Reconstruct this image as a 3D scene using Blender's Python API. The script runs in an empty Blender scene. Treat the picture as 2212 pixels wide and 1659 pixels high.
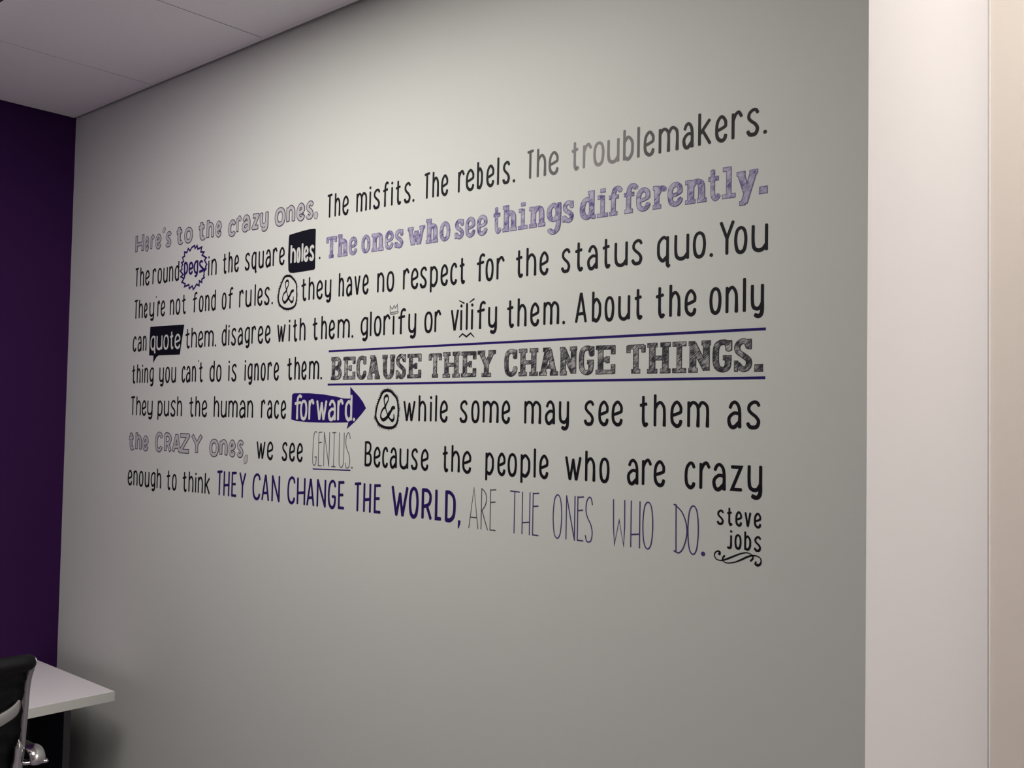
import bpy, bmesh, math, random
from mathutils import Vector, Matrix

random.seed(7)
scene = bpy.context.scene
COL = scene.collection

# ------------------------------------------------------------------ camera
# world: X runs along the lettered wall, Y goes into it (wall face at Y = 0), Z up, floor at 0
YAW, PITCH, ROLL, FPX = 0.719788929, 0.0369616879, 0.0185840594, 2115.77
cam_data = bpy.data.cameras.new('camera')
cam = bpy.data.objects.new('camera', cam_data)
COL.objects.link(cam)
scene.camera = cam
cam_data.sensor_fit = 'HORIZONTAL'
cam_data.sensor_width = 36.0
cam_data.lens = 36.0 * FPX / 2212.0
cam_data.clip_start = 0.02
fwd = Vector((-math.sin(YAW) * math.cos(PITCH), math.cos(YAW) * math.cos(PITCH), math.sin(PITCH)))
rgt = Vector((math.cos(YAW), math.sin(YAW), 0))
upv = rgt.cross(fwd)
r2 = math.cos(ROLL) * rgt + math.sin(ROLL) * upv
u2 = -math.sin(ROLL) * rgt + math.cos(ROLL) * upv
M = Matrix.Identity(4)
for i in range(3):
    M[i][0] = r2[i]; M[i][1] = u2[i]; M[i][2] = -fwd[i]
M[0][3], M[1][3], M[2][3] = 0.0, -1.53, 1.58
cam.matrix_world = M

# ------------------------------------------------------------------ world, exposure
world = bpy.data.worlds.new('world')
scene.world = world
world.use_nodes = True
bgn = world.node_tree.nodes['Background']
bgn.inputs[0].default_value = (0.55, 0.5, 0.6, 1)
bgn.inputs[1].default_value = 0.02
scene.view_settings.view_transform = 'Standard'
scene.view_settings.look = 'None'
scene.view_settings.gamma = 1.0
scene.view_settings.use_curve_mapping = False
scene.view_settings.exposure = 0.0
PANEL_SECOND, PANEL_LILAC = 10.6, 4.6
PANEL_MAIN = 15.2       # two recessed panels over the lettered wall
PANEL_ROOM = 0.5       # the room's further panels, dimmed
PANEL_HALL = (21.0, 67.0, 36.0)      # panels in the bay round the corner

# ------------------------------------------------------------------ materials
def srgb(r, g, b):
    f = lambda c: (c / 12.92) if c <= 0.04045 else ((c + 0.055) / 1.055) ** 2.4
    return (f(r / 255), f(g / 255), f(b / 255), 1)

def mat(name, color, rough=0.6, metal=0.0, noise=0.0, nscale=8.0, bump=0.0, bscale=200.0, spec=0.5, stretch=None):
    m = bpy.data.materials.new(name)
    m.use_nodes = True
    nt = m.node_tree
    b = nt.nodes['Principled BSDF']
    b.inputs['Base Color'].default_value = color
    b.inputs['Roughness'].default_value = rough
    b.inputs['Metallic'].default_value = metal
    b.inputs['Specular IOR Level'].default_value = spec
    tc = nt.nodes.new('ShaderNodeTexCoord')
    mp = nt.nodes.new('ShaderNodeMapping')
    nt.links.new(tc.outputs['Object'], mp.inputs[0])
    if stretch: mp.inputs['Scale'].default_value = stretch
    if noise:
        n = nt.nodes.new('ShaderNodeTexNoise'); n.inputs['Scale'].default_value = nscale
        n.inputs['Detail'].default_value = 4
        nt.links.new(mp.outputs[0], n.inputs['Vector'])
        mr = nt.nodes.new('ShaderNodeMapRange')
        mr.inputs['To Min'].default_value = 1 - noise; mr.inputs['To Max'].default_value = 1 + noise
        nt.links.new(n.outputs['Fac'], mr.inputs['Value'])
        mx = nt.nodes.new('ShaderNodeMix'); mx.data_type = 'RGBA'; mx.blend_type = 'MULTIPLY'
        mx.inputs[0].default_value = 1
        mx.inputs[6].default_value = color
        nt.links.new(mr.outputs[0], mx.inputs[7])
        nt.links.new(mx.outputs[2], b.inputs['Base Color'])
    if bump:
        n2 = nt.nodes.new('ShaderNodeTexNoise'); n2.inputs['Scale'].default_value = bscale
        n2.inputs['Detail'].default_value = 3
        nt.links.new(mp.outputs[0], n2.inputs['Vector'])
        bp = nt.nodes.new('ShaderNodeBump'); bp.inputs['Strength'].default_value = bump
        bp.inputs['Distance'].default_value = 0.001
        nt.links.new(n2.outputs['Fac'], bp.inputs['Height'])
        nt.links.new(bp.outputs[0], b.inputs['Normal'])
    return m

def emission(name, color, strength):
    m = bpy.data.materials.new(name); m.use_nodes = True
    nt = m.node_tree; nt.nodes.remove(nt.nodes['Principled BSDF'])
    e = nt.nodes.new('ShaderNodeEmission'); e.inputs[0].default_value = color; e.inputs[1].default_value = strength
    nt.links.new(e.outputs[0], nt.nodes['Material Output'].inputs[0])
    return m

def hatch(name, dark, mid, light, p0=0.36, p1=0.5, p2=0.66):
    """flat print: pencil hatching, streaks leaning to the right, dark and pale patches"""
    m = bpy.data.materials.new(name); m.use_nodes = True
    nt = m.node_tree; b = nt.nodes['Principled BSDF']
    b.inputs['Roughness'].default_value = 0.55
    b.inputs['Specular IOR Level'].default_value = 0.3
    tc = nt.nodes.new('ShaderNodeTexCoord'); oi = nt.nodes.new('ShaderNodeObjectInfo')
    ad = nt.nodes.new('ShaderNodeVectorMath'); ad.operation = 'ADD'
    cm = nt.nodes.new('ShaderNodeCombineXYZ')
    ml = nt.nodes.new('ShaderNodeMath'); ml.operation = 'MULTIPLY'; ml.inputs[1].default_value = 7.3
    nt.links.new(oi.outputs['Random'], ml.inputs[0])
    nt.links.new(ml.outputs[0], cm.inputs[0]); nt.links.new(ml.outputs[0], cm.inputs[2])
    nt.links.new(tc.outputs['Object'], ad.inputs[0]); nt.links.new(cm.outputs[0], ad.inputs[1])
    mp = nt.nodes.new('ShaderNodeMapping'); mp.inputs['Rotation'].default_value = (0, math.radians(38), 0)
    mp2 = nt.nodes.new('ShaderNodeMapping'); mp2.inputs['Scale'].default_value = (85, 0, 620)
    nt.links.new(ad.outputs[0], mp.inputs[0]); nt.links.new(mp.outputs[0], mp2.inputs[0])
    n1 = nt.nodes.new('ShaderNodeTexNoise'); n1.inputs['Scale'].default_value = 1.0; n1.inputs['Detail'].default_value = 2.5
    nt.links.new(mp2.outputs[0], n1.inputs['Vector'])
    n2 = nt.nodes.new('ShaderNodeTexNoise'); n2.inputs['Scale'].default_value = 55; n2.inputs['Detail'].default_value = 1
    nt.links.new(ad.outputs[0], n2.inputs['Vector'])
    av = nt.nodes.new('ShaderNodeMath'); av.operation = 'MULTIPLY_ADD'; av.inputs[1].default_value = 0.6
    nt.links.new(n1.outputs['Fac'], av.inputs[0])
    sc = nt.nodes.new('ShaderNodeMath'); sc.operation = 'MULTIPLY'; sc.inputs[1].default_value = 0.4
    nt.links.new(n2.outputs['Fac'], sc.inputs[0]); nt.links.new(sc.outputs[0], av.inputs[2])
    cr = nt.nodes.new('ShaderNodeValToRGB')
    cr.color_ramp.elements[0].position = p0; cr.color_ramp.elements[0].color = dark
    cr.color_ramp.elements[1].position = p2; cr.color_ramp.elements[1].color = light
    e = cr.color_ramp.elements.new(p1); e.color = mid
    nt.links.new(av.outputs[0], cr.inputs[0]); nt.links.new(cr.outputs[0], b.inputs['Base Color'])
    return m

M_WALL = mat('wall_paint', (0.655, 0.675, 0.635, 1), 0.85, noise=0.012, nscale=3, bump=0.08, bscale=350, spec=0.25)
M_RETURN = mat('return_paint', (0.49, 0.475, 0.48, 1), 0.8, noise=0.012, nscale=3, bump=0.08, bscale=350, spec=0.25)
M_BAY = mat('bay_paint', (0.84, 0.775, 0.70, 1), 0.42, noise=0.04, nscale=6, bump=0.35, bscale=120, spec=0.5, stretch=(1, 1, 0.25))
M_PURPLE = mat('purple_paint', (0.036, 0.0075, 0.062, 1), 0.75, noise=0.05, nscale=5, bump=0.08, bscale=350, spec=0.12)
M_TILE = mat('ceiling_tile', (0.90, 0.86, 0.90, 1), 0.9, noise=0.03, nscale=90, bump=0.2, bscale=500, spec=0.2)
M_TILE_EDGE = mat('tile_edge', (0.05, 0.045, 0.05, 1), 0.9)
M_GAP = mat('ceiling_void', (0.03, 0.03, 0.03, 1), 0.9)
M_TRIM = mat('white_trim', (0.62, 0.6, 0.6, 1), 0.5)
M_FLOOR = mat('carpet', (0.29, 0.265, 0.31, 1), 0.95, noise=0.12, nscale=220, bump=0.5, bscale=400)
M_DESK = mat('desk_laminate', (0.80, 0.765, 0.785, 1), 0.45, noise=0.015, nscale=20)
M_EDGE = mat('desk_edge_band', (0.62, 0.62, 0.58, 1), 0.5)
M_DARK = mat('dark_panel', (0.012, 0.012, 0.022, 1), 0.6)
M_GREYEDGE = mat('grey_edge', (0.10, 0.09, 0.10, 1), 0.5)
M_LEATHER = mat('black_leather', (0.004, 0.004, 0.005, 1), 0.5, noise=0.1, nscale=40, bump=0.2, bscale=300, spec=0.2)
M_CHROME = mat('polished_aluminium', (0.62, 0.60, 0.60, 1), 0.16, metal=1.0)
M_CHROME2 = mat('brushed_aluminium', (0.42, 0.40, 0.41, 1), 0.34, metal=1.0)
M_RUBBER = mat('black_plastic', (0.015, 0.015, 0.015, 1), 0.5)
M_PANEL_MAIN = emission('panel_main_glow', (1.0, 0.965, 0.90, 1), PANEL_MAIN)
M_PANEL_SECOND = emission('panel_second_glow', (1.0, 0.965, 0.90, 1), PANEL_SECOND)
M_PANEL_LILAC = emission('panel_lilac_glow', (0.93, 0.76, 1.0, 1), PANEL_LILAC)
M_PANEL_ROOM = emission('panel_room_glow', (1.0, 0.95, 0.93, 1), PANEL_ROOM)
M_PANEL_HALL = [emission('panel_bay_glow', (1.0, 0.955, 0.90, 1), v) for v in PANEL_HALL]

M_BLACK = mat('black_vinyl', (0.0065, 0.0055, 0.009, 1), 0.55, spec=0.18)
M_NAVY = mat('black_blue_vinyl', (0.006, 0.006, 0.012, 1), 0.55, spec=0.15)
M_VIOLET = mat('violet_vinyl', (0.018, 0.007, 0.125, 1), 0.55, spec=0.15)
M_VIOLET2 = mat('deep_violet_vinyl', (0.022, 0.010, 0.105, 1), 0.55, spec=0.15)
M_WHITE = mat('cream_vinyl', (0.64, 0.65, 0.62, 1), 0.6, spec=0.3)
M_THINGREY = mat('thin_grey_vinyl', (0.085, 0.08, 0.095, 1), 0.5, spec=0.3)
M_THINVIOLET = mat('thin_violet_vinyl', (0.06, 0.045, 0.16, 1), 0.5, spec=0.3)
M_CROWN = mat('crown_grey_vinyl', (0.20, 0.18, 0.19, 1), 0.5, spec=0.3)
M_OUTLINE = mat('sketch_outline', (0.060, 0.048, 0.085, 1), 0.5, noise=0.4, nscale=120, spec=0.2)
M_OUTFILL = mat('sketch_pale_fill', (0.49, 0.475, 0.49, 1), 0.6, noise=0.10, nscale=90, spec=0.2)
M_PHATCH = hatch('purple_hatch', (0.050, 0.032, 0.19, 1), (0.27, 0.25, 0.385, 1), (0.46, 0.45, 0.54, 1), 0.40, 0.465, 0.59)
M_PEDGE = mat('purple_edge', (0.13, 0.09, 0.26, 1), 0.5, spec=0.3)
M_KHATCH = hatch('charcoal_hatch', (0.012, 0.012, 0.016, 1), (0.10, 0.095, 0.11, 1), (0.42, 0.41, 0.40, 1), 0.43, 0.50, 0.58)
M_KEDGE = mat('charcoal_edge', (0.035, 0.035, 0.042, 1), 0.5, spec=0.3)
GREYS = {}
def grey_vinyl(v):
    k = round(v, 3)
    if k not in GREYS:
        GREYS[k] = mat('grey_vinyl', (k, k * 0.96, k * 0.98, 1), 0.55, spec=0.18)
    return GREYS[k]

# ------------------------------------------------------------------ object helpers
def link_mesh(name, verts, faces, mats, fmat=None, parent=None, loc=(0, 0, 0), smooth=False):
    me = bpy.data.meshes.new(name)
    me.from_pydata([tuple(v) for v in verts], [], faces)
    for m in (mats if isinstance(mats, (list, tuple)) else [mats]):
        me.materials.append(m)
    if fmat:
        for p, i in zip(me.polygons, fmat): p.material_index = i
    if smooth:
        for p in me.polygons: p.use_smooth = True
    me.update()
    o = bpy.data.objects.new(name, me)
    COL.objects.link(o)
    if parent: o.parent = parent
    o.location = loc
    return o

def from_bm(name, bm, m, parent=None, loc=(0, 0, 0), smooth=False):
    me = bpy.data.meshes.new(name)
    bmesh.ops.recalc_face_normals(bm, faces=bm.faces)
    bm.to_mesh(me); bm.free()
    for k in (m if isinstance(m, (list, tuple)) else [m]): me.materials.append(k)
    if smooth:
        for p in me.polygons: p.use_smooth = True
    o = bpy.data.objects.new(name, me)
    COL.objects.link(o)
    if parent: o.parent = parent
    o.location = loc
    return o

def box_bm(bm, x0, x1, y0, y1, z0, z1, bevel=0.0):
    r = bmesh.ops.create_cube(bm, size=1)
    vs = r['verts']
    for v in vs:
        v.co = Vector(((x0 + x1) / 2 + v.co.x * (x1 - x0), (y0 + y1) / 2 + v.co.y * (y1 - y0), (z0 + z1) / 2 + v.co.z * (z1 - z0)))
    if bevel:
        es = list({e for v in vs for e in v.link_edges})
        bmesh.ops.bevel(bm, geom=es, offset=bevel, segments=2, affect='EDGES', profile=0.5)

def box(name, x0, x1, y0, y1, z0, z1, m, parent=None, bevel=0.0):
    bm = bmesh.new(); box_bm(bm, x0, x1, y0, y1, z0, z1, bevel)
    return from_bm(name, bm, m, parent)

def tag(o, label=None, cat=None, group=None, kind=None):
    if label: o['label'] = label
    if cat: o['category'] = cat
    if group: o['group'] = group
    if kind: o['kind'] = kind
    return o

def empty(name, loc=(0, 0, 0)):
    o = bpy.data.objects.new(name, None)
    o.empty_display_size = 0.05
    COL.objects.link(o); o.location = loc
    return o

def catmull(pts, n=6, closed=False):
    P = [Vector(p) for p in pts]
    if len(P) < 3: return P
    out = []
    N = len(P)
    rng = range(N) if closed else range(N - 1)
    for i in rng:
        if closed:
            a, b, c, d = P[(i - 1) % N], P[i], P[(i + 1) % N], P[(i + 2) % N]
        else:
            a = P[i - 1] if i > 0 else P[0] * 2 - P[1]
            b, c = P[i], P[i + 1]
            d = P[i + 2] if i + 2 < N else P[-1] * 2 - P[-2]
        for k in range(n):
            t = k / n
            out.append(0.5 * ((2 * b) + (c - a) * t + (2 * a - 5 * b + 4 * c - d) * t * t + (3 * b - a - 3 * c + d) * t ** 3))
    if not closed: out.append(P[-1])
    return out

def sweep(bm, path, rx, ry=None, seg=12, caps=True, up=Vector((0, 0, 1))):
    """tube with an elliptic section along a path; rx across, ry along 'up'; radii may be lists"""
    n = len(path); ry = rx if ry is None else ry
    RX = rx if isinstance(rx, list) else [rx] * n
    RY = ry if isinstance(ry, list) else [ry] * n
    rings = []
    for i, p in enumerate(path):
        t = (path[min(i + 1, n - 1)] - path[max(i - 1, 0)]).normalized()
        s = t.cross(up)
        if s.length < 1e-4: s = t.cross(Vector((1, 0, 0)))
        s.normalize(); u = s.cross(t).normalized()
        rings.append([bm.verts.new(p + s * RX[i] * math.cos(a) + u * RY[i] * math.sin(a))
                      for a in [2 * math.pi * k / seg for k in range(seg)]])
    for a, b in zip(rings, rings[1:]):
        for k in range(seg):
            bm.faces.new((a[k], a[(k + 1) % seg], b[(k + 1) % seg], b[k]))
    if caps:
        bm.faces.new(rings[0]); bm.faces.new(list(reversed(rings[-1])))

# ================================================================== THE ROOM
XL, XR, CZ = -3.387, 3.6, 2.602       # purple wall, far right wall, ceiling height
XC, YB = -0.5966, 0.653               # outside corner of the lettered wall, depth of the bay behind it
YF = -4.6
CH = 3.10                             # the bay round the corner has a higher ceiling
def struct(o): o['kind'] = 'structure'; return o

struct(box('floor', XL - 0.1, XR + 0.1, YF - 0.1, YB + 0.1, -0.05, 0.0, M_FLOOR))
# lettered wall with its return round the corner: one block with two paints
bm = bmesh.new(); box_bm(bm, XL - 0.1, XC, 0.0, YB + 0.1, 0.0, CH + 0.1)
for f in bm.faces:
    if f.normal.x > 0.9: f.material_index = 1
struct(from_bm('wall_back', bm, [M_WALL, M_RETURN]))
struct(box('wall_left', XL - 0.1, XL, YF - 0.1, 0.0, 0.0, CZ + 0.15, M_PURPLE))
struct(box('wall_bay', XC, XR + 0.1, YB, YB + 0.1, 0.0, CH + 0.1, M_BAY))
struct(box('wall_right', XR, XR + 0.1, YF - 0.1, YB, 0.0, CH + 0.1, M_WALL))
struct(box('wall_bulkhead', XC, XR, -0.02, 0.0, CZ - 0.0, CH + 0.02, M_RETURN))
struct(box('wall_front', XL, XR, YF - 0.1, YF, 0.0, CZ + 0.15, M_WALL))
# slim metal bead closing the joint between the return and the bay wall
struct(box('trim_1', XC - 0.0005, XC + 0.0035, YB - 0.006, YB, 0.0, CZ, M_TRIM))
# skirting, below the frame
struct(box('baseboard_back', XL, XC, -0.012, 0.0, 0.0, 0.09, M_TRIM, bevel=0.002))
struct(box('baseboard_left', XL, XL + 0.012, YF, -0.012, 0.0, 0.09, M_TRIM, bevel=0.002))

# suspended ceiling: void above, wall angle, and every tile a piece
ceil = struct(box('ceiling', XL - 0.1, XR + 0.1, YF - 0.1, 0.0, CZ + 0.15, CZ + 0.20, M_GAP))
PX, PY, X1, Y1 = 0.5944, 0.594, -2.8407, -0.570
xs = [XL + 0.006]
x = X1
while x < XR - 0.05: xs.append(x); x += PX
xs.append(XR - 0.006)
ys = [-0.0212, Y1]
y = Y1 - PY
while y > YF + 0.05: ys.append(y); y -= PY
ys.append(YF + 0.006)
LIGHTS_AT = {(2, 1): ('main', M_PANEL_MAIN), (3, 1): ('second', M_PANEL_SECOND), (1, 1): ('lilac', M_PANEL_LILAC), (3, 5): ('room', M_PANEL_ROOM), (8, 1): ('room', M_PANEL_ROOM), (8, 5): ('room', M_PANEL_ROOM)}
BAY_AT = [(-0.10, 0.45, 'bright square ceiling light panel over the bay, nearest the corner'), (1.10, 1.65, 'bright square ceiling light panel over the middle of the bay'), (2.50, 3.05, 'bright square ceiling light panel over the far end of the bay')]
g = 0.0015
tile_mesh = {}
def add_tile(xa, xb, ya, yb):
    key = (round(xb - xa, 4), round(ya - yb, 4))
    w, d = xb - xa - 2 * g, ya - yb - 2 * g
    if key not in tile_mesh:
        e = 0.0006
        v = [(0, 0, .018), (w, 0, .018), (w, d, .018), (0, d, .018), (0, 0, e), (w, 0, e), (w, d, e), (0, d, e),
             (e, e, 0), (w - e, e, 0), (w - e, d - e, 0), (e, d - e, 0)]
        fc = [(0, 1, 2, 3), (0, 4, 5, 1), (1, 5, 6, 2), (2, 6, 7, 3), (3, 7, 4, 0), (4, 8, 9, 5), (5, 9, 10, 6), (6, 10, 11, 7), (7, 11, 8, 4), (11, 10, 9, 8)]
        me = bpy.data.meshes.new('ceiling_tile'); me.from_pydata(v, [], fc); me.materials.append(M_TILE); me.materials.append(M_TILE_EDGE)
        for k in (1, 2, 3, 4): me.polygons[k].material_index = 1
        me.update()
        tile_mesh[key] = me
    o = bpy.data.objects.new('ceiling_tile', tile_mesh[key])
    COL.objects.link(o); o.parent = ceil
    o.location = (xa + g, yb + g, CZ)
def ceiling_light(xa, xb, ya, yb, glow, label, z=CZ):
    t = empty('ceiling_light', ((xa + xb) / 2, (ya + yb) / 2, z))
    tag(t, label, 'ceiling light')
    w, d = (xb - xa) / 2 - 0.004, (ya - yb) / 2 - 0.004
    bm = bmesh.new()
    for s in (-1, 1):
        box_bm(bm, s * w - (0.018 if s > 0 else 0), s * w + (0.018 if s < 0 else 0), -d, d, 0.0, 0.03)
        box_bm(bm, -w + 0.018, w - 0.018, s * d - (0.018 if s > 0 else 0), s * d + (0.018 if s < 0 else 0), 0.0, 0.03)
    from_bm('frame', bm, M_TRIM, t)
    if 'drop-diffuser' in label:
        bm = bmesh.new(); box_bm(bm, -w + .03, w - .03, -d + .03, d - .16, -.03, .01, .006)
        from_bm('diffuser', bm, glow, t)
        link_mesh('backing_plate', [(-w + .018, -d + .018, .012), (w - .018, -d + .018, .012), (w - .018, d - .018, .012), (-w + .018, d - .018, .012)], [(0, 3, 2, 1)], M_TRIM, parent=t)
    else: link_mesh('diffuser', [(-w + .018, -d + .018, .012), (w - .018, -d + .018, .012), (w - .018, d - .018, .012), (-w + .018, d - .018, .012)],
              [(0, 3, 2, 1)], glow, parent=t)
LL = {(3, 1): 'dimmer of the two recessed ceiling light panels beside the lettered wall',
      (2, 1): 'brightest recessed ceiling light panel beside the lettered wall',
      (1, 1): 'drop-diffuser ceiling light with lilac glow near the purple corner',
      (3, 5): 'recessed square ceiling light panel behind the viewer, nearer the purple wall',
      (8, 1): 'recessed square ceiling light panel right of the viewer, near the bay',
      (8, 5): 'recessed square ceiling light panel in the far right of the room'}
for i in range(len(xs) - 1):
    for j in range(len(ys) - 1):
        if (i, j) in LIGHTS_AT: ceiling_light(xs[i], xs[i + 1], ys[j], ys[j + 1], LIGHTS_AT[(i, j)][1], LL[(i, j)])
        else: add_tile(xs[i], xs[i + 1], ys[j], ys[j + 1])
# plain plastered ceiling over the bay with its own square panels
struct(box('ceiling_bay', XC, XR, 0.0, YB, CH, CH + 0.05, M_RETURN))
for k, (xa, xb, lab) in enumerate(BAY_AT):
    ceiling_light(xa, xb, 0.60, 0.06, M_PANEL_HALL[k], lab, CH - 0.031)
# white wall angle the tiles rest on, 7 mm clear of the wall
for nm, a in (('trim_2', (XL + 0.006, XC, -0.0225, -0.010)), ('trim_3', (XC, XR, -0.0235, -0.0205))):
    struct(box(nm, a[0], a[1], a[2], a[3], CZ + 0.0002, CZ + 0.02, M_TILE))

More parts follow.
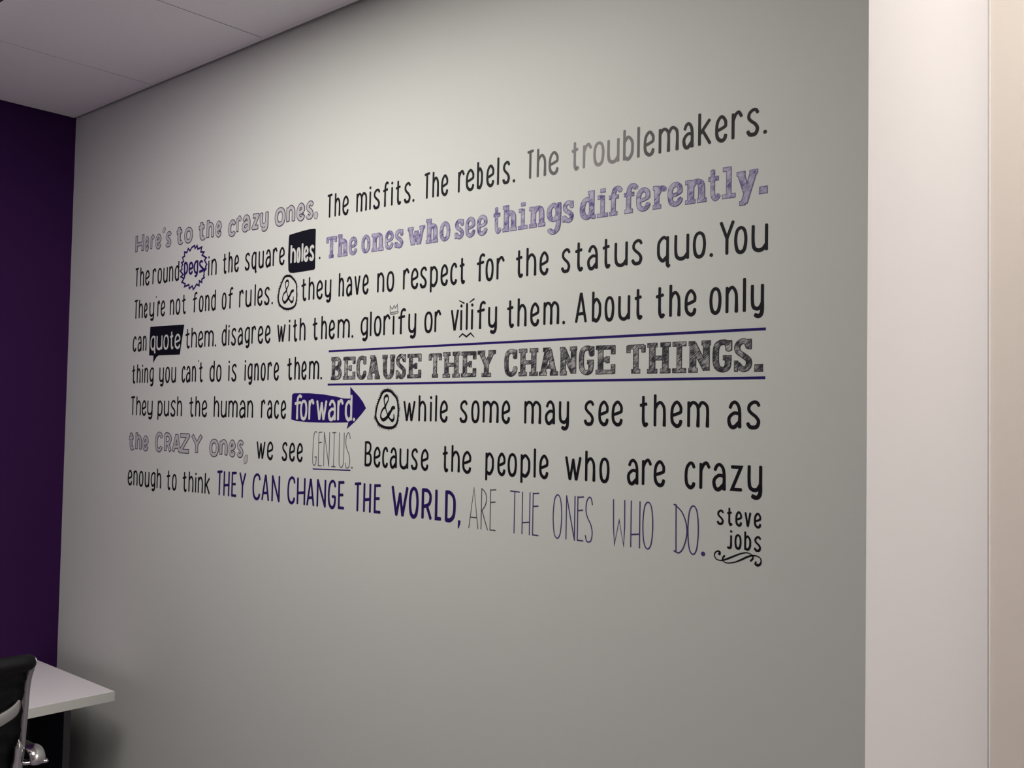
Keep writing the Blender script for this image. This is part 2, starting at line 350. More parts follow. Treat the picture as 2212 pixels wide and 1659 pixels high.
# wall-plane layout of the quote in millimetres: (line, style, text, left, right, letter extents)
WORDS = [
('1','o',"Here's",-2939.5,-2721.2,[(-2939.5,-2885.2),(-2880.0,-2854.0),(-2845.0,-2820.7),(-2815.6,-2780.4),(-2775.4,-2756.7),(-2755.5,-2721.2)]),
('1','o','to',-2692.2,-2600.4,[(-2692.2,-2652.9),(-2648.2,-2600.4)]),
('1','o','the',-2570.0,-2448.5,[(-2570.0,-2530.6),(-2527.2,-2487.5),(-2480.9,-2448.5)]),
('1','o','crazy',-2415.2,-2222.3,[(-2415.2,-2377.2),(-2374.9,-2348.8),(-2347.7,-2306.5),(-2301.0,-2263.9),(-2262.9,-2222.3)]),
('1','o','Ones.',-2194.1,-2007.3,[(-2194.1,-2145.6),(-2142.6,-2103.4),(-2098.4,-2062.0),(-2059.1,-2026.3),(-2025.4,-2007.3)]),
('1','b','The',-1971.5,-1887.0,None),
('1','b','misfits.',-1857.5,-1650.6,[(-1857.5,-1818.2),(-1809.7,-1802.8),(-1795.1,-1770.3),(-1760.9,-1739.6),(-1731.1,-1724.8),(-1716.4,-1695.6),(-1686.3,-1663.4),(-1657.0,-1650.6)]),
('1','b','The',-1619.3,-1541.5,None),
('1','b','rebels.',-1510.8,-1343.7,[(-1510.8,-1490.5),(-1486.6,-1461.3),(-1453.4,-1435.7),(-1425.5,-1402.6),(-1395.0,-1388.1),(-1379.1,-1357.8),(-1349.0,-1343.7)]),
('1','g','The',-1311.5,-1227.3,[(-1311.5,-1292.1),(-1284.3,-1259.8),(-1253.1,-1227.3)]),
('1','g','troublemakers.',-1195.3,-772.1,[(-1195.3,-1175.1),(-1165.9,-1143.8),(-1140.4,-1113.7),(-1106.8,-1078.3),(-1069.8,-1045.4),(-1038.6,-1030.8),(-1023.0,-998.9),(-989.8,-947.1),(-938.6,-915.7),(-906.2,-879.2),(-871.6,-847.8),(-839.2,-817.3),(-810.7,-786.3),(-778.1,-772.1)]),
('2','b','The',-2934.3,-2844.8,None),
('2','b','round',-2826.3,-2671.2,None),
('2','b','in',-2512.8,-2468.5,None),
('2','b','the',-2437.4,-2357.3,None),
('2','b','square',-2327.9,-2145.3,None),
('2','wh','holes',-2119.1,-2018.5,[(-2119.1,-2095.5),(-2092.7,-2075.4),(-2071.4,-2065.8),(-2062.6,-2042.0),(-2038.9,-2018.5)]),
('2','b','.',-2000.6,-1992.1,None),
('2','s','The',-1970.8,-1849.8,[(-1970.8,-1928.8),(-1925.3,-1886.6),(-1882.1,-1849.8)]),
('2','s','ones',-1834.6,-1685.2,[(-1834.6,-1801.6),(-1797.4,-1753.3),(-1749.5,-1718.1),(-1714.4,-1685.2)]),
('2','s','who',-1670.5,-1531.7,[(-1670.5,-1612.6),(-1609.4,-1570.2),(-1565.1,-1531.7)]),
('2','s','see',-1517.5,-1418.9,[(-1517.5,-1489.5),(-1485.3,-1454.7),(-1450.7,-1418.9)]),
('2','s','things',-1402.2,-1186.4,[(-1402.2,-1379.0),(-1376.1,-1336.1),(-1332.6,-1306.8),(-1302.5,-1259.2),(-1255.8,-1217.9),(-1214.6,-1186.4)]),
('2','s','differently.',-1171.5,-769.1,[(-1171.5,-1132.8),(-1129.2,-1103.0),(-1100.8,-1069.0),(-1065.8,-1033.3),(-1038.2,-1005.5),(-1000.9,-970.3),(-968.8,-936.0),(-931.7,-887.6),(-884.3,-859.4),(-856.7,-830.1),(-828.5,-787.5),(-785.8,-769.1)]),
('3','b',"They're",-2932.8,-2746.3,[(-2932.8,-2910.2),(-2904.2,-2879.5),(-2871.9,-2851.5),(-2838.8,-2810.2),(-2804.6,-2795.5),(-2791.0,-2776.4),(-2770.8,-2746.3)]),
('3','b','not',-2717.3,-2626.4,None),
('3','b','fond',-2590.3,-2467.8,None),
('3','b','of',-2436.8,-2379.9,None),
('3','b','rules.',-2350.5,-2191.4,[(-2350.5,-2329.0),(-2320.0,-2291.6),(-2278.3,-2270.7),(-2263.7,-2240.0),(-2232.2,-2207.7),(-2198.7,-2191.4)]),
('3','b','they',-2070.3,-1946.7,None),
('3','b','have',-1917.6,-1804.7,None),
('3','b','no',-1773.3,-1713.3,None),
('3','b','respect',-1682.9,-1482.9,[(-1682.9,-1661.5),(-1656.2,-1631.7),(-1626.5,-1603.4),(-1592.9,-1567.9),(-1559.3,-1536.1),(-1528.9,-1507.8),(-1501.4,-1482.9)]),
('3','b','for',-1449.7,-1367.9,[(-1449.7,-1423.5),(-1422.6,-1399.2),(-1390.8,-1367.9)]),
('3','b','the',-1337.5,-1249.0,[(-1337.5,-1316.2),(-1308.0,-1281.2),(-1272.6,-1249.0)]),
('3','b','status',-1216.2,-1022.3,[(-1216.2,-1193.0),(-1182.3,-1160.7),(-1151.2,-1125.7),(-1115.6,-1095.2),(-1086.1,-1055.6),(-1047.2,-1022.3)]),
('3','b','quo.',-990.2,-873.6,[(-990.2,-962.5),(-953.0,-922.1),(-914.4,-887.8),(-879.9,-873.6)]),
('3','b','You',-860.6,-768.0,[(-860.6,-831.3),(-831.9,-806.6),(-798.6,-768.0)]),
('4','b','can',-2935.2,-2849.9,None),
('4','wq','quote',-2824.3,-2651.2,[(-2824.3,-2793.1),(-2788.6,-2754.0),(-2747.4,-2716.6),(-2711.2,-2688.5),(-2683.1,-2651.2)]),
('4','b','them.',-2625.5,-2458.6,[(-2625.5,-2598.5),(-2591.8,-2561.2),(-2554.6,-2528.4),(-2521.0,-2473.2),(-2466.9,-2458.6)]),
('4','b','disagree',-2431.4,-2199.2,None),
('4','b','with',-2169.1,-2046.9,[(-2169.1,-2132.6),(-2119.0,-2112.1),(-2101.1,-2081.0),(-2071.8,-2046.9)]),
('4','b','them.',-2019.0,-1856.3,[(-2019.0,-1995.9),(-1982.8,-1959.6),(-1952.2,-1928.4),(-1917.6,-1871.0),(-1864.2,-1856.3)]),
('4','b','glor',-1830.0,-1723.3,[(-1830.0,-1803.0),(-1796.5,-1789.7),(-1781.3,-1754.7),(-1747.6,-1723.3)]),
('4','b','ıfy',-1716.2,-1635.4,[(-1716.2,-1708.2),(-1697.4,-1669.5),(-1661.7,-1635.4)]),
('4','b','or',-1608.4,-1554.6,[(-1608.4,-1581.6),(-1575.6,-1554.6)]),
('4','b','vilify',-1524.3,-1386.9,[(-1524.3,-1499.8),(-1495.6,-1488.9),(-1478.8,-1471.8),(-1463.1,-1456.2),(-1445.9,-1419.2),(-1412.5,-1386.9)]),
('4','b','them.',-1359.6,-1203.2,[(-1359.6,-1338.5),(-1329.6,-1304.9),(-1294.9,-1270.9),(-1259.9,-1219.4),(-1211.4,-1203.2)]),
('4','b','About',-1178.9,-1020.3,[(-1178.9,-1150.0),(-1137.8,-1115.6),(-1107.6,-1084.8),(-1075.7,-1048.4),(-1039.5,-1020.3)]),
('4','b','the',-992.6,-905.8,[(-992.6,-971.3),(-962.3,-938.9),(-930.0,-905.8)]),
('4','b','only',-879.3,-774.6,[(-879.3,-855.5),(-847.4,-823.6),(-815.5,-806.8),(-799.0,-774.6)]),
('5','b','thing',-2934.5,-2801.1,None),
('5','b','you',-2767.0,-2670.7,None),
('5','b',"can't",-2638.7,-2523.6,[(-2638.7,-2619.3),(-2614.1,-2590.9),(-2582.2,-2560.3),(-2552.7,-2543.7),(-2545.2,-2523.6)]),
('5','b','do',-2488.5,-2428.0,None),
('5','b','is',-2393.4,-2353.3,None),
('5','b','ignore',-2314.6,-2156.7,None),
('5','b','them.',-2121.8,-1974.7,[(-2121.8,-2098.2),(-2089.4,-2066.2),(-2059.5,-2038.6),(-2028.1,-1986.9),(-1980.8,-1974.7)]),
('5','S','BECAUSE',-1939.4,-1614.9,[(-1939.4,-1897.4),(-1892.2,-1845.8),(-1841.8,-1804.3),(-1801.3,-1755.3),(-1748.6,-1703.9),(-1700.3,-1666.0),(-1661.8,-1614.9)]),
('5','S','THEY',-1591.3,-1388.0,[(-1591.3,-1549.5),(-1546.2,-1492.8),(-1489.6,-1444.2),(-1441.1,-1388.0)]),
('5','S','CHANGE',-1363.7,-1080.4,[(-1363.7,-1326.6),(-1323.9,-1271.8),(-1269.3,-1219.5),(-1215.4,-1172.4),(-1167.8,-1130.4),(-1126.7,-1080.4)]),
('5','S','THINGS.',-1055.4,-774.7,[(-1055.4,-1012.3),(-1008.7,-958.0),(-954.4,-925.2),(-920.6,-875.3),(-872.0,-833.7),(-829.8,-795.4),(-791.7,-774.7)]),
('6','b','They',-2935.4,-2800.7,[(-2935.4,-2908.1),(-2900.9,-2872.1),(-2865.6,-2839.7),(-2832.6,-2800.7)]),
('6','b','push',-2770.4,-2631.2,None),
('6','b','the',-2592.4,-2496.4,None),
('6','b','human',-2461.6,-2269.1,None),
('6','b','race',-2232.4,-2121.0,None),
('6','wf','forward.',-2084.9,-1841.2,[(-2084.9,-2051.8),(-2059.7,-2030.1),(-2024.9,-2001.4),(-1993.7,-1949.7),(-1945.6,-1915.7),(-1910.0,-1885.8),(-1880.7,-1853.0),(-1850.2,-1841.2)]),
('6','b','while',-1671.9,-1527.8,[(-1671.9,-1631.7),(-1621.4,-1596.4),(-1584.0,-1578.3),(-1568.2,-1560.9),(-1552.3,-1527.8)]),
('6','b','some',-1491.3,-1345.0,[(-1491.3,-1467.5),(-1456.4,-1431.9),(-1422.4,-1377.3),(-1368.6,-1345.0)]),
('6','b','may',-1306.1,-1190.1,[(-1306.1,-1261.8),(-1251.2,-1225.7),(-1215.6,-1190.1)]),
('6','b','see',-1153.3,-1061.8,[(-1153.3,-1128.8),(-1118.5,-1094.4),(-1087.4,-1061.8)]),
('6','b','them',-1024.8,-877.9,[(-1024.8,-1004.4),(-992.8,-967.0),(-957.0,-931.9),(-921.7,-877.9)]),
('6','b','as',-841.4,-779.0,[(-841.4,-815.1),(-805.5,-779.0)]),
('7','o','the',-2940.2,-2818.1,[(-2940.2,-2904.4),(-2898.9,-2859.0),(-2855.4,-2818.1)]),
('7','o','CRAZY',-2779.0,-2514.3,[(-2779.0,-2734.3),(-2725.9,-2682.2),(-2680.6,-2629.7),(-2641.1,-2581.5),(-2575.2,-2514.3)]),
('7','o','Ones,',-2478.5,-2285.2,[(-2478.5,-2429.2),(-2426.3,-2385.4),(-2381.0,-2346.7),(-2341.0,-2308.7),(-2308.7,-2285.2)]),
('7','b','we',-2247.8,-2173.0,None),
('7','b','see',-2134.1,-2045.4,None),
('7','tg','GENIUS.',-2004.4,-1846.6,[(-2004.4,-1987.5),(-1982.0,-1966.5),(-1960.3,-1937.5),(-1929.3,-1911.0),(-1900.9,-1880.9),(-1876.9,-1857.6),(-1852.9,-1846.6)]),
('7','b','Because',-1803.7,-1585.4,[(-1803.7,-1778.0),(-1771.2,-1747.4),(-1740.8,-1720.7),(-1714.2,-1690.1),(-1681.1,-1651.2),(-1642.5,-1620.1),(-1609.8,-1585.4)]),
('7','b','the',-1541.9,-1453.5,[(-1541.9,-1522.4),(-1513.4,-1487.9),(-1480.0,-1453.5)]),
('7','b','people',-1411.9,-1240.2,[(-1411.9,-1387.6),(-1377.8,-1355.1),(-1349.1,-1323.6),(-1313.6,-1287.7),(-1279.8,-1271.8),(-1263.9,-1240.2)]),
('7','b','who',-1197.7,-1090.4,[(-1197.7,-1157.4),(-1148.4,-1124.1),(-1114.1,-1090.4)]),
('7','b','are',-1049.8,-966.7,[(-1049.8,-1024.9),(-1017.0,-995.1),(-991.1,-966.7)]),
('7','b','crazy',-925.7,-774.8,[(-925.7,-903.7),(-895.5,-873.3),(-869.4,-843.7),(-834.9,-810.7),(-801.8,-774.8)]),
('8','b','enough',-2939.5,-2736.7,None),
('8','b','to',-2705.7,-2648.4,None),
('8','b','think',-2616.7,-2469.6,None),
('8','v','THEY',-2435.1,-2292.8,[(-2435.1,-2406.1),(-2401.3,-2371.4),(-2362.0,-2335.4),(-2324.8,-2292.8)]),
('8','v','CAN',-2261.6,-2138.3,[(-2261.6,-2225.3),(-2219.6,-2185.0),(-2174.7,-2138.3)]),
('8','v','CHANGE',-2105.7,-1874.0,[(-2105.7,-2072.4),(-2065.3,-2030.1),(-2025.0,-1992.6),(-1983.7,-1946.7),(-1939.3,-1908.0),(-1899.5,-1874.0)]),
('8','v','THE',-1839.1,-1740.9,[(-1839.1,-1812.1),(-1805.2,-1777.2),(-1766.8,-1740.9)]),
('8','V','WORLD,',-1705.8,-1482.6,[(-1705.8,-1648.4),(-1646.4,-1614.0),(-1604.5,-1570.9),(-1561.6,-1539.6),(-1529.9,-1497.1),(-1490.8,-1482.6)]),
('8','t','ARE',-1457.9,-1379.0,[(-1457.9,-1429.1),(-1422.1,-1401.3),(-1396.5,-1379.0)]),
('8','tv','THE',-1341.5,-1262.1,[(-1341.5,-1313.9),(-1307.9,-1285.8),(-1279.6,-1262.1)]),
('8','tv','ONES',-1226.8,-1127.9,[(-1226.8,-1203.1),(-1193.8,-1170.6),(-1165.8,-1149.5),(-1146.5,-1127.9)]),
('8','tv','WHO',-1081.1,-990.5,[(-1081.1,-1051.8),(-1040.7,-1019.0),(-1014.4,-990.5)]),
('8','tv','DO.',-947.0,-883.4,[(-947.0,-918.8),(-918.8,-895.3),(-889.3,-883.4)]),
('9','n','steve',-859.9,-775.8,[(-859.9,-846.3),(-840.8,-829.5),(-824.1,-811.6),(-806.7,-794.4),(-789.2,-775.8)]),
('10','n','jobs',-839.9,-775.6,[(-839.9,-829.1),(-825.3,-812.0),(-806.9,-794.0),(-788.9,-775.6)]),
]
TRACE = {
'gear': [(-2589.4,2075.2),(-2586.2,2066.0),(-2575.7,2073.3),(-2571.5,2062.5),(-2550.1,2066.2),(-2554.7,2053.0),(-2537.6,2050.3),(-2547.0,2042.4),(-2524.2,2032.4),(-2533.6,2026.5),(-2520.4,2012.6),(-2527.2,2007.4),(-2523.3,2000.7),(-2534.4,1992.4),(-2533.1,1984.5),(-2536.4,1980.9),(-2531.7,1975.7),(-2544.8,1971.9),(-2544.3,1963.0),(-2558.1,1968.0),(-2558.2,1954.4),(-2572.9,1959.4),(-2580.6,1951.2),(-2589.4,1945.4),(-2595.5,1956.2),(-2611.6,1949.5),(-2614.1,1961.6),(-2638.4,1957.5),(-2634.7,1965.2),(-2653.8,1972.2),(-2643.1,1981.8),(-2660.1,1988.7),(-2648.5,1994.3),(-2664.9,2006.2),(-2655.1,2010.9),(-2658.4,2018.2),(-2652.1,2023.6),(-2658.8,2030.7),(-2647.6,2033.2),(-2654.4,2045.9),(-2642.4,2048.7),(-2644.4,2060.9),(-2629.9,2058.5),(-2624.4,2069.4),(-2613.4,2061.8),(-2605.6,2069.9)],
'peg_p': [[(-2640.2,2027.5),(-2640.7,2009.6),(-2639.7,1993.5),(-2639.9,1984.6)],[(-2641.5,2024.6),(-2634.7,2028.5),(-2626.8,2021.3),(-2625.3,2010.2),(-2627.5,2000.5),(-2634.6,1995.6),(-2639.8,1994.5)]],
'peg_e': [[(-2613.1,2007.2),(-2596.7,2010.7),(-2598.2,2020.7),(-2605.8,2025.8),(-2612.9,2020.0),(-2614.5,2007.3),(-2612.9,1998.2),(-2606.7,1993.2),(-2600.4,1995.2),(-2597.9,1999.9)]],
'peg_g': [[(-2569.5,2026.9),(-2579.4,2025.9),(-2586.2,2017.6),(-2587.4,2006.9),(-2583.2,1997.6),(-2575.7,1993.5),(-2568.7,1996.4)],[(-2569.5,2027.9),(-2569.3,2008.2),(-2570.3,1992.6),(-2573.5,1986.0),(-2581.5,1983.7)]],
'peg_s': [[(-2543.2,2022.5),(-2550.5,2025.1),(-2557.1,2021.8),(-2556.7,2014.9),(-2547.7,2007.3),(-2536.6,2000.4)],[(-2557.7,1994.5),(-2524.2,2000.8)]],
'ring': [(-2127.6,1946.8),(-2116.6,1944.5),(-2105.4,1937.0),(-2097.6,1930.5),(-2091.9,1922.8),(-2089.8,1911.5),(-2088.7,1898.4),(-2088.7,1886.6),(-2090.3,1875.6),(-2094.8,1866.8),(-2106.4,1861.6),(-2123.7,1859.4),(-2141.3,1862.4),(-2156.0,1869.3),(-2163.0,1876.4),(-2167.4,1886.7),(-2167.3,1897.4),(-2164.5,1909.2),(-2160.5,1919.5),(-2154.4,1931.0),(-2147.1,1940.4),(-2139.6,1945.8)],
'amp': [(-2102.5,1906.6),(-2110.5,1904.5),(-2116.6,1896.4),(-2123.9,1888.4),(-2131.2,1881.6),(-2139.8,1877.6),(-2147.8,1884.0),(-2149.2,1890.8),(-2144.2,1901.0),(-2135.6,1906.4),(-2130.5,1914.6),(-2124.9,1922.8),(-2125.3,1931.4),(-2130.3,1934.4),(-2136.8,1931.6),(-2138.1,1923.8),(-2133.7,1911.5),(-2128.7,1897.9),(-2122.8,1887.6),(-2115.9,1880.6),(-2109.2,1876.9),(-2102.9,1880.4),(-2102.8,1890.9)],
'ring2': [(-1726.9,1644.4),(-1715.1,1641.4),(-1706.4,1635.0),(-1697.7,1627.8),(-1692.6,1618.6),(-1690.7,1608.6),(-1689.3,1598.0),(-1689.5,1587.4),(-1691.1,1574.6),(-1695.5,1565.3),(-1705.9,1558.7),(-1721.8,1557.0),(-1737.9,1558.9),(-1753.3,1564.4),(-1762.4,1573.6),(-1767.1,1583.0),(-1766.4,1593.8),(-1764.0,1604.0),(-1759.5,1616.3),(-1752.3,1627.9),(-1746.1,1638.0),(-1737.7,1643.0)],
'amp2': [(-1702.1,1604.0),(-1708.5,1603.6),(-1713.6,1597.1),(-1719.7,1590.6),(-1725.9,1582.7),(-1739.6,1575.4),(-1748.4,1580.3),(-1749.3,1588.2),(-1743.7,1599.1),(-1735.3,1605.6),(-1731.2,1612.1),(-1724.5,1621.4),(-1725.4,1630.0),(-1730.8,1632.2),(-1737.2,1628.6),(-1738.5,1620.7),(-1734.2,1605.6),(-1728.4,1592.7),(-1721.6,1582.0),(-1715.0,1576.4),(-1708.5,1574.4),(-1703.4,1578.7),(-1703.7,1588.7)],
'square': [(-2126.3,2054.7),(-2073.1,2058.5),(-2041.5,2059.8),(-2018.9,2058.6),(-2015.3,2056.3),(-2015.1,2005.6),(-2014.3,1957.3),(-2018.4,1953.6),(-2060.6,1952.9),(-2104.6,1952.5),(-2120.2,1954.4),(-2127.0,1961.2),(-2129.9,1997.4),(-2128.4,2046.9)],
'bubble': [(-2830.0,1847.1),(-2762.5,1846.7),(-2633.1,1844.2),(-2643.6,1799.4),(-2653.2,1756.4),(-2718.6,1756.9),(-2776.4,1757.5),(-2788.4,1751.8),(-2805.9,1735.0),(-2805.7,1757.8),(-2831.9,1758.9),(-2831.7,1801.1)],
'arrow': [(-2089.0,1639.2),(-2025.4,1639.0),(-1965.8,1635.6),(-1916.1,1630.0),(-1887.7,1625.6),(-1863.8,1625.1),(-1861.6,1629.4),(-1863.4,1654.1),(-1848.8,1643.3),(-1828.8,1629.3),(-1814.8,1616.8),(-1803.5,1602.5),(-1819.5,1587.9),(-1842.1,1570.0),(-1859.4,1559.6),(-1872.9,1551.2),(-1870.0,1559.4),(-1867.2,1567.6),(-1913.6,1566.4),(-1971.3,1565.5),(-2030.9,1565.9),(-2074.8,1567.9),(-2097.2,1571.6),(-2096.8,1604.1),(-2096.4,1635.2)],
'flA': [(-854.5,1353.5),(-853.5,1357.6),(-857.6,1359.1),(-862.5,1355.9),(-863.8,1350.3),(-860.3,1345.2),(-852.9,1343.5),(-845.6,1345.0),(-835.2,1349.2),(-824.0,1354.5),(-813.0,1359.2),(-803.5,1361.6),(-796.5,1360.9),(-791.0,1357.2),(-790.8,1353.0),(-794.8,1348.7)],
'flB': [(-844.1,1352.7),(-847.7,1347.7),(-847.2,1344.1),(-843.2,1341.0),(-835.1,1340.8),(-823.1,1343.9),(-811.3,1349.4),(-801.1,1354.8),(-791.8,1357.9),(-783.2,1358.0),(-777.1,1355.2),(-775.3,1349.7),(-777.6,1344.6),(-781.9,1342.7),(-785.8,1344.4),(-784.7,1348.4)],
'crown': [[(-1724.8,1824.7),(-1725.5,1842.5),(-1718.8,1835.2),(-1716.9,1835.4),(-1710.6,1842.8),(-1707.2,1836.1),(-1700.3,1844.5),(-1698.6,1828.4)],[(-1724.8,1824.1),(-1720.5,1826.8),(-1709.4,1827.4),(-1699.3,1828.1),(-1696.8,1826.7),(-1700.1,1824.3),(-1709.2,1823.2),(-1720.4,1823.0),(-1724.8,1824.1)]],
'brow': [[(-1499.4,1839.9),(-1483.9,1833.2)],[(-1468.2,1834.0),(-1454.3,1840.8)]],
'mous': [(-1497.7,1759.4),(-1487.4,1766.5),(-1475.5,1759.6),(-1463.2,1766.8),(-1452.6,1758.1)],
'rules': [[(-1950.2,1743.1),(-770.6,1743.3)],[(-1951.0,1660.3),(-770.8,1659.9)]],
'under': [(-2002.3,1448.5),(-1855.2,1452.0)],
}

# ================================================================== LETTERING
# every glyph is a set of strokes in a unit box: x 0..1 across the glyph, y 0..1 baseline to cap height
# ('l', points) = straight polyline, ('c', points) = smooth, ('o', points) = smooth closed, ('d', x, y) = dot
XH = 0.77
def G(*s): return s
BOWL_R = ('c', [(0, .60), (.45, .755), (.92, .60), (1, .40), (.92, .16), (.5, .0), (0, .08)])
BOWL_L = ('c', [(1, .60), (.55, .755), (.08, .60), (0, .40), (.08, .16), (.5, .0), (1, .10)])
LOWER = {
 'a': (.36, G(('c', [(.10, .60), (.28, .73), (.58, .77), (.88, .66), (1, .45), (1, .2), (1, 0)]), ('c', [(1, .40), (.55, .44), (.12, .34), (0, .20), (.16, .03), (.5, .0), (.97, .16)]))),
 'b': (.35, G(('l', [(0, 1), (0, 0)]), BOWL_R)),
 'c': (.34, G(('c', [(1, .64), (.82, .75), (.5, .77), (.12, .63), (0, .38), (.10, .12), (.5, 0), (.86, .04), (1, .14)]))),
 'd': (.35, G(('l', [(1, 1), (1, 0)]), BOWL_L)),
 'e': (.36, G(('c', [(.03, .34), (.4, .37), (.97, .44)]), ('c', [(.98, .44), (.96, .62), (.55, .77), (.12, .63), (0, .36), (.10, .12), (.5, 0), (.86, .04), (1, .17)]))),
 'f': (.38, G(('c', [(1, .95), (.75, 1), (.48, .93), (.38, .78), (.36, .5), (.36, 0)]), ('l', [(0, .66), (.9, .71)]))),
 'g': (.36, G(('c', [(1, .72), (.55, .77), (.10, .62), (0, .40), (.10, .20), (.45, .07), (1, .2)]), ('c', [(1, .77), (1, .35), (.98, .0), (.85, -.12), (.6, -.17), (.32, -.13)]))),
 'h': (.34, G(('l', [(0, 1), (0, 0)]), ('c', [(0, .56), (.3, .72), (.62, .75), (.92, .62), (1, .42), (1, 0)]))),
 'i': (.1, G(('l', [(.5, .74), (.5, 0)]), ('d', .5, .93))),
 '\u0131': (.1, G(('l', [(.5, .74), (.5, 0)]))),
 'j': (.26, G(('c', [(.85, .70), (.85, .25), (.80, .06), (.5, -.02), (0, .01)]), ('d', .85, .95))),
 'k': (.36, G(('l', [(0, 1), (0, 0)]), ('l', [(.95, .76), (.08, .36)]), ('l', [(.28, .46), (1, 0)]))),
 'l': (.1, G(('l', [(.5, 1), (.5, 0)]))),
 'm': (.56, G(('l', [(0, .77), (0, 0)]), ('c', [(0, .60), (.18, .75), (.38, .72), (.5, .55), (.5, 0)]), ('c', [(.5, .58), (.68, .75), (.88, .71), (1, .55), (1, 0)]))),
 'n': (.34, G(('l', [(0, .77), (0, 0)]), ('c', [(0, .58), (.3, .73), (.62, .76), (.92, .62), (1, .42), (1, 0)]))),
 'o': (.36, G(('o', [(.5, .77), (.86, .68), (1, .40), (.86, .09), (.5, 0), (.14, .09), (0, .40), (.14, .68)]))),
 'p': (.35, G(('l', [(0, .77), (0, -.23)]), BOWL_R)),
 'q': (.37, G(('c', [(.9, .77), (.9, .2), (.9, -.12), (1.05, -.20)]), ('c', [(.9, .68), (.5, .77), (.08, .62), (0, .38), (.08, .14), (.45, .0), (.9, .14)]))),
 'r': (.31, G(('l', [(0, .77), (0, 0)]), ('c', [(0, .56), (.3, .74), (.68, .80), (1, .66)]))),
 's': (.35, G(('c', [(1, .67), (.82, .76), (.5, .77), (.16, .68), (.10, .54), (.35, .43), (.75, .32), (.97, .18), (.82, .03), (.5, 0), (.2, .02), (0, .12)]))),
 't': (.33, G(('c', [(.42, .95), (.42, .5), (.44, .16), (.60, .02), (.8, 0), (1, .06)]), ('l', [(0, .66), (.9, .71)]))),
 'u': (.36, G(('l', [(1, .77), (1, 0)]), ('c', [(0, .77), (0, .30), (.10, .08), (.42, 0), (.75, .04), (1, .18)]))),
 'v': (.36, G(('l', [(0, .77), (.47, 0)]), ('l', [(1, .77), (.53, 0)]))),
 'w': (.54, G(('l', [(0, .77), (.26, 0)]), ('l', [(.29, 0), (.50, .70)]), ('l', [(.50, .70), (.71, 0)]), ('l', [(.74, 0), (1, .77)]))),
 'y': (.36, G(('c', [(0, .77), (0, .34), (.10, .12), (.42, .05), (.75, .08), (1, .22)]), ('c', [(1, .77), (1, .35), (.98, .0), (.85, -.14), (.58, -.18), (.3, -.14)]))),
 'z': (.35, G(('l', [(0, .72), (.96, .72), (.04, .03), (1, .03)]))),
 '.': (.1, G(('d', .5, .02))),
 ',': (.1, G(('l', [(.6, .06), (.4, -.10)]))),
 "'": (.08, G(('l', [(.6, 1.02), (.4, .95)]))),
}
CAPS = {
 'T': (.33, G(('l', [(0, .97), (1, 1)]), ('l', [(.48, .97), (.48, 0)]))),
 'H': (.36, G(('l', [(0, 1), (0, 0)]), ('l', [(1, 1), (1, 0)]), ('l', [(0, .42), (1, .46)]))),
 'E': (.32, G(('l', [(0, 1), (0, 0)]), ('l', [(0, .97), (.95, .99)]), ('l', [(0, .50), (.8, .52)]), ('l', [(0, .03), (1, .03)]))),
 'Y': (.42, G(('l', [(0, 1), (.48, .50)]), ('l', [(1, 1), (.5, .48), (.5, 0)]))),
 'C': (.34, G(('c', [(1, .80), (.86, .95), (.52, 1), (.14, .86), (0, .52), (.12, .14), (.5, 0), (.86, .06), (1, .2)]))),
 'A': (.38, G(('l', [(0, 0), (.48, 1)]), ('l', [(.52, 1), (1, 0)]), ('l', [(.14, .27), (.86, .30)]))),
 'N': (.36, G(('l', [(0, 0), (0, 1)]), ('l', [(0, 1), (1, 0)]), ('l', [(1, 0), (1, 1)]))),
 'G': (.36, G(('c', [(1, .80), (.86, .95), (.52, 1), (.14, .86), (0, .50), (.12, .14), (.5, 0), (.86, .06), (1, .24), (1, .42)]), ('l', [(.55, .42), (1.0, .42)]))),
 'W': (.6, G(('l', [(0, 1), (.28, 0)]), ('l', [(.29, 0), (.52, .78)]), ('l', [(.52, .78), (.70, 0)]), ('l', [(.71, 0), (1, 1)]))),
 'O': (.38, G(('o', [(.5, 1), (.86, .88), (1, .50), (.86, .12), (.5, 0), (.14, .12), (0, .50), (.14, .88)]))),
 'R': (.36, G(('l', [(0, 1), (0, 0)]), ('c', [(0, .98), (.6, .96), (.94, .80), (.86, .55), (.5, .44), (0, .40)]), ('l', [(.5, .44), (1, 0)]))),
 'L': (.3, G(('l', [(0, 1), (0, .03), (1, .03)]))),
 'D': (.38, G(('l', [(0, 1), (0, 0)]), ('c', [(0, .98), (.5, .95), (.92, .78), (1, .48), (.9, .18), (.5, .03), (0, .02)]))),
 'B': (.36, G(('l', [(0, 1), (0, 0)]), ('c', [(0, .98), (.5, .98), (.86, .88), (.84, .66), (.5, .53), (0, .50)]), ('c', [(.4, .53), (.85, .46), (1, .28), (.86, .08), (.5, .02), (0, .02)]))),
 'S': (.34, G(('c', [(.98, .84), (.8, .97), (.5, 1), (.14, .90), (.05, .70), (.30, .54), (.75, .40), (1, .22), (.85, .04), (.5, 0), (.18, .02), (0, .14)]))),
 'I': (.26, G(('l', [(.5, 1), (.5, 0)]), ('l', [(.05, .99), (.95, 1)]), ('l', [(0, .01), (.95, .01)]))),
 'U': (.34, G(('c', [(0, 1), (0, .4), (.08, .10), (.5, 0), (.92, .10), (1, .4), (1, 1)]))),
 'Z': (.36, G(('l', [(0, .97), (.96, .97), (.04, .03), (1, .03)]))),
}
THINCAPS = dict(CAPS)
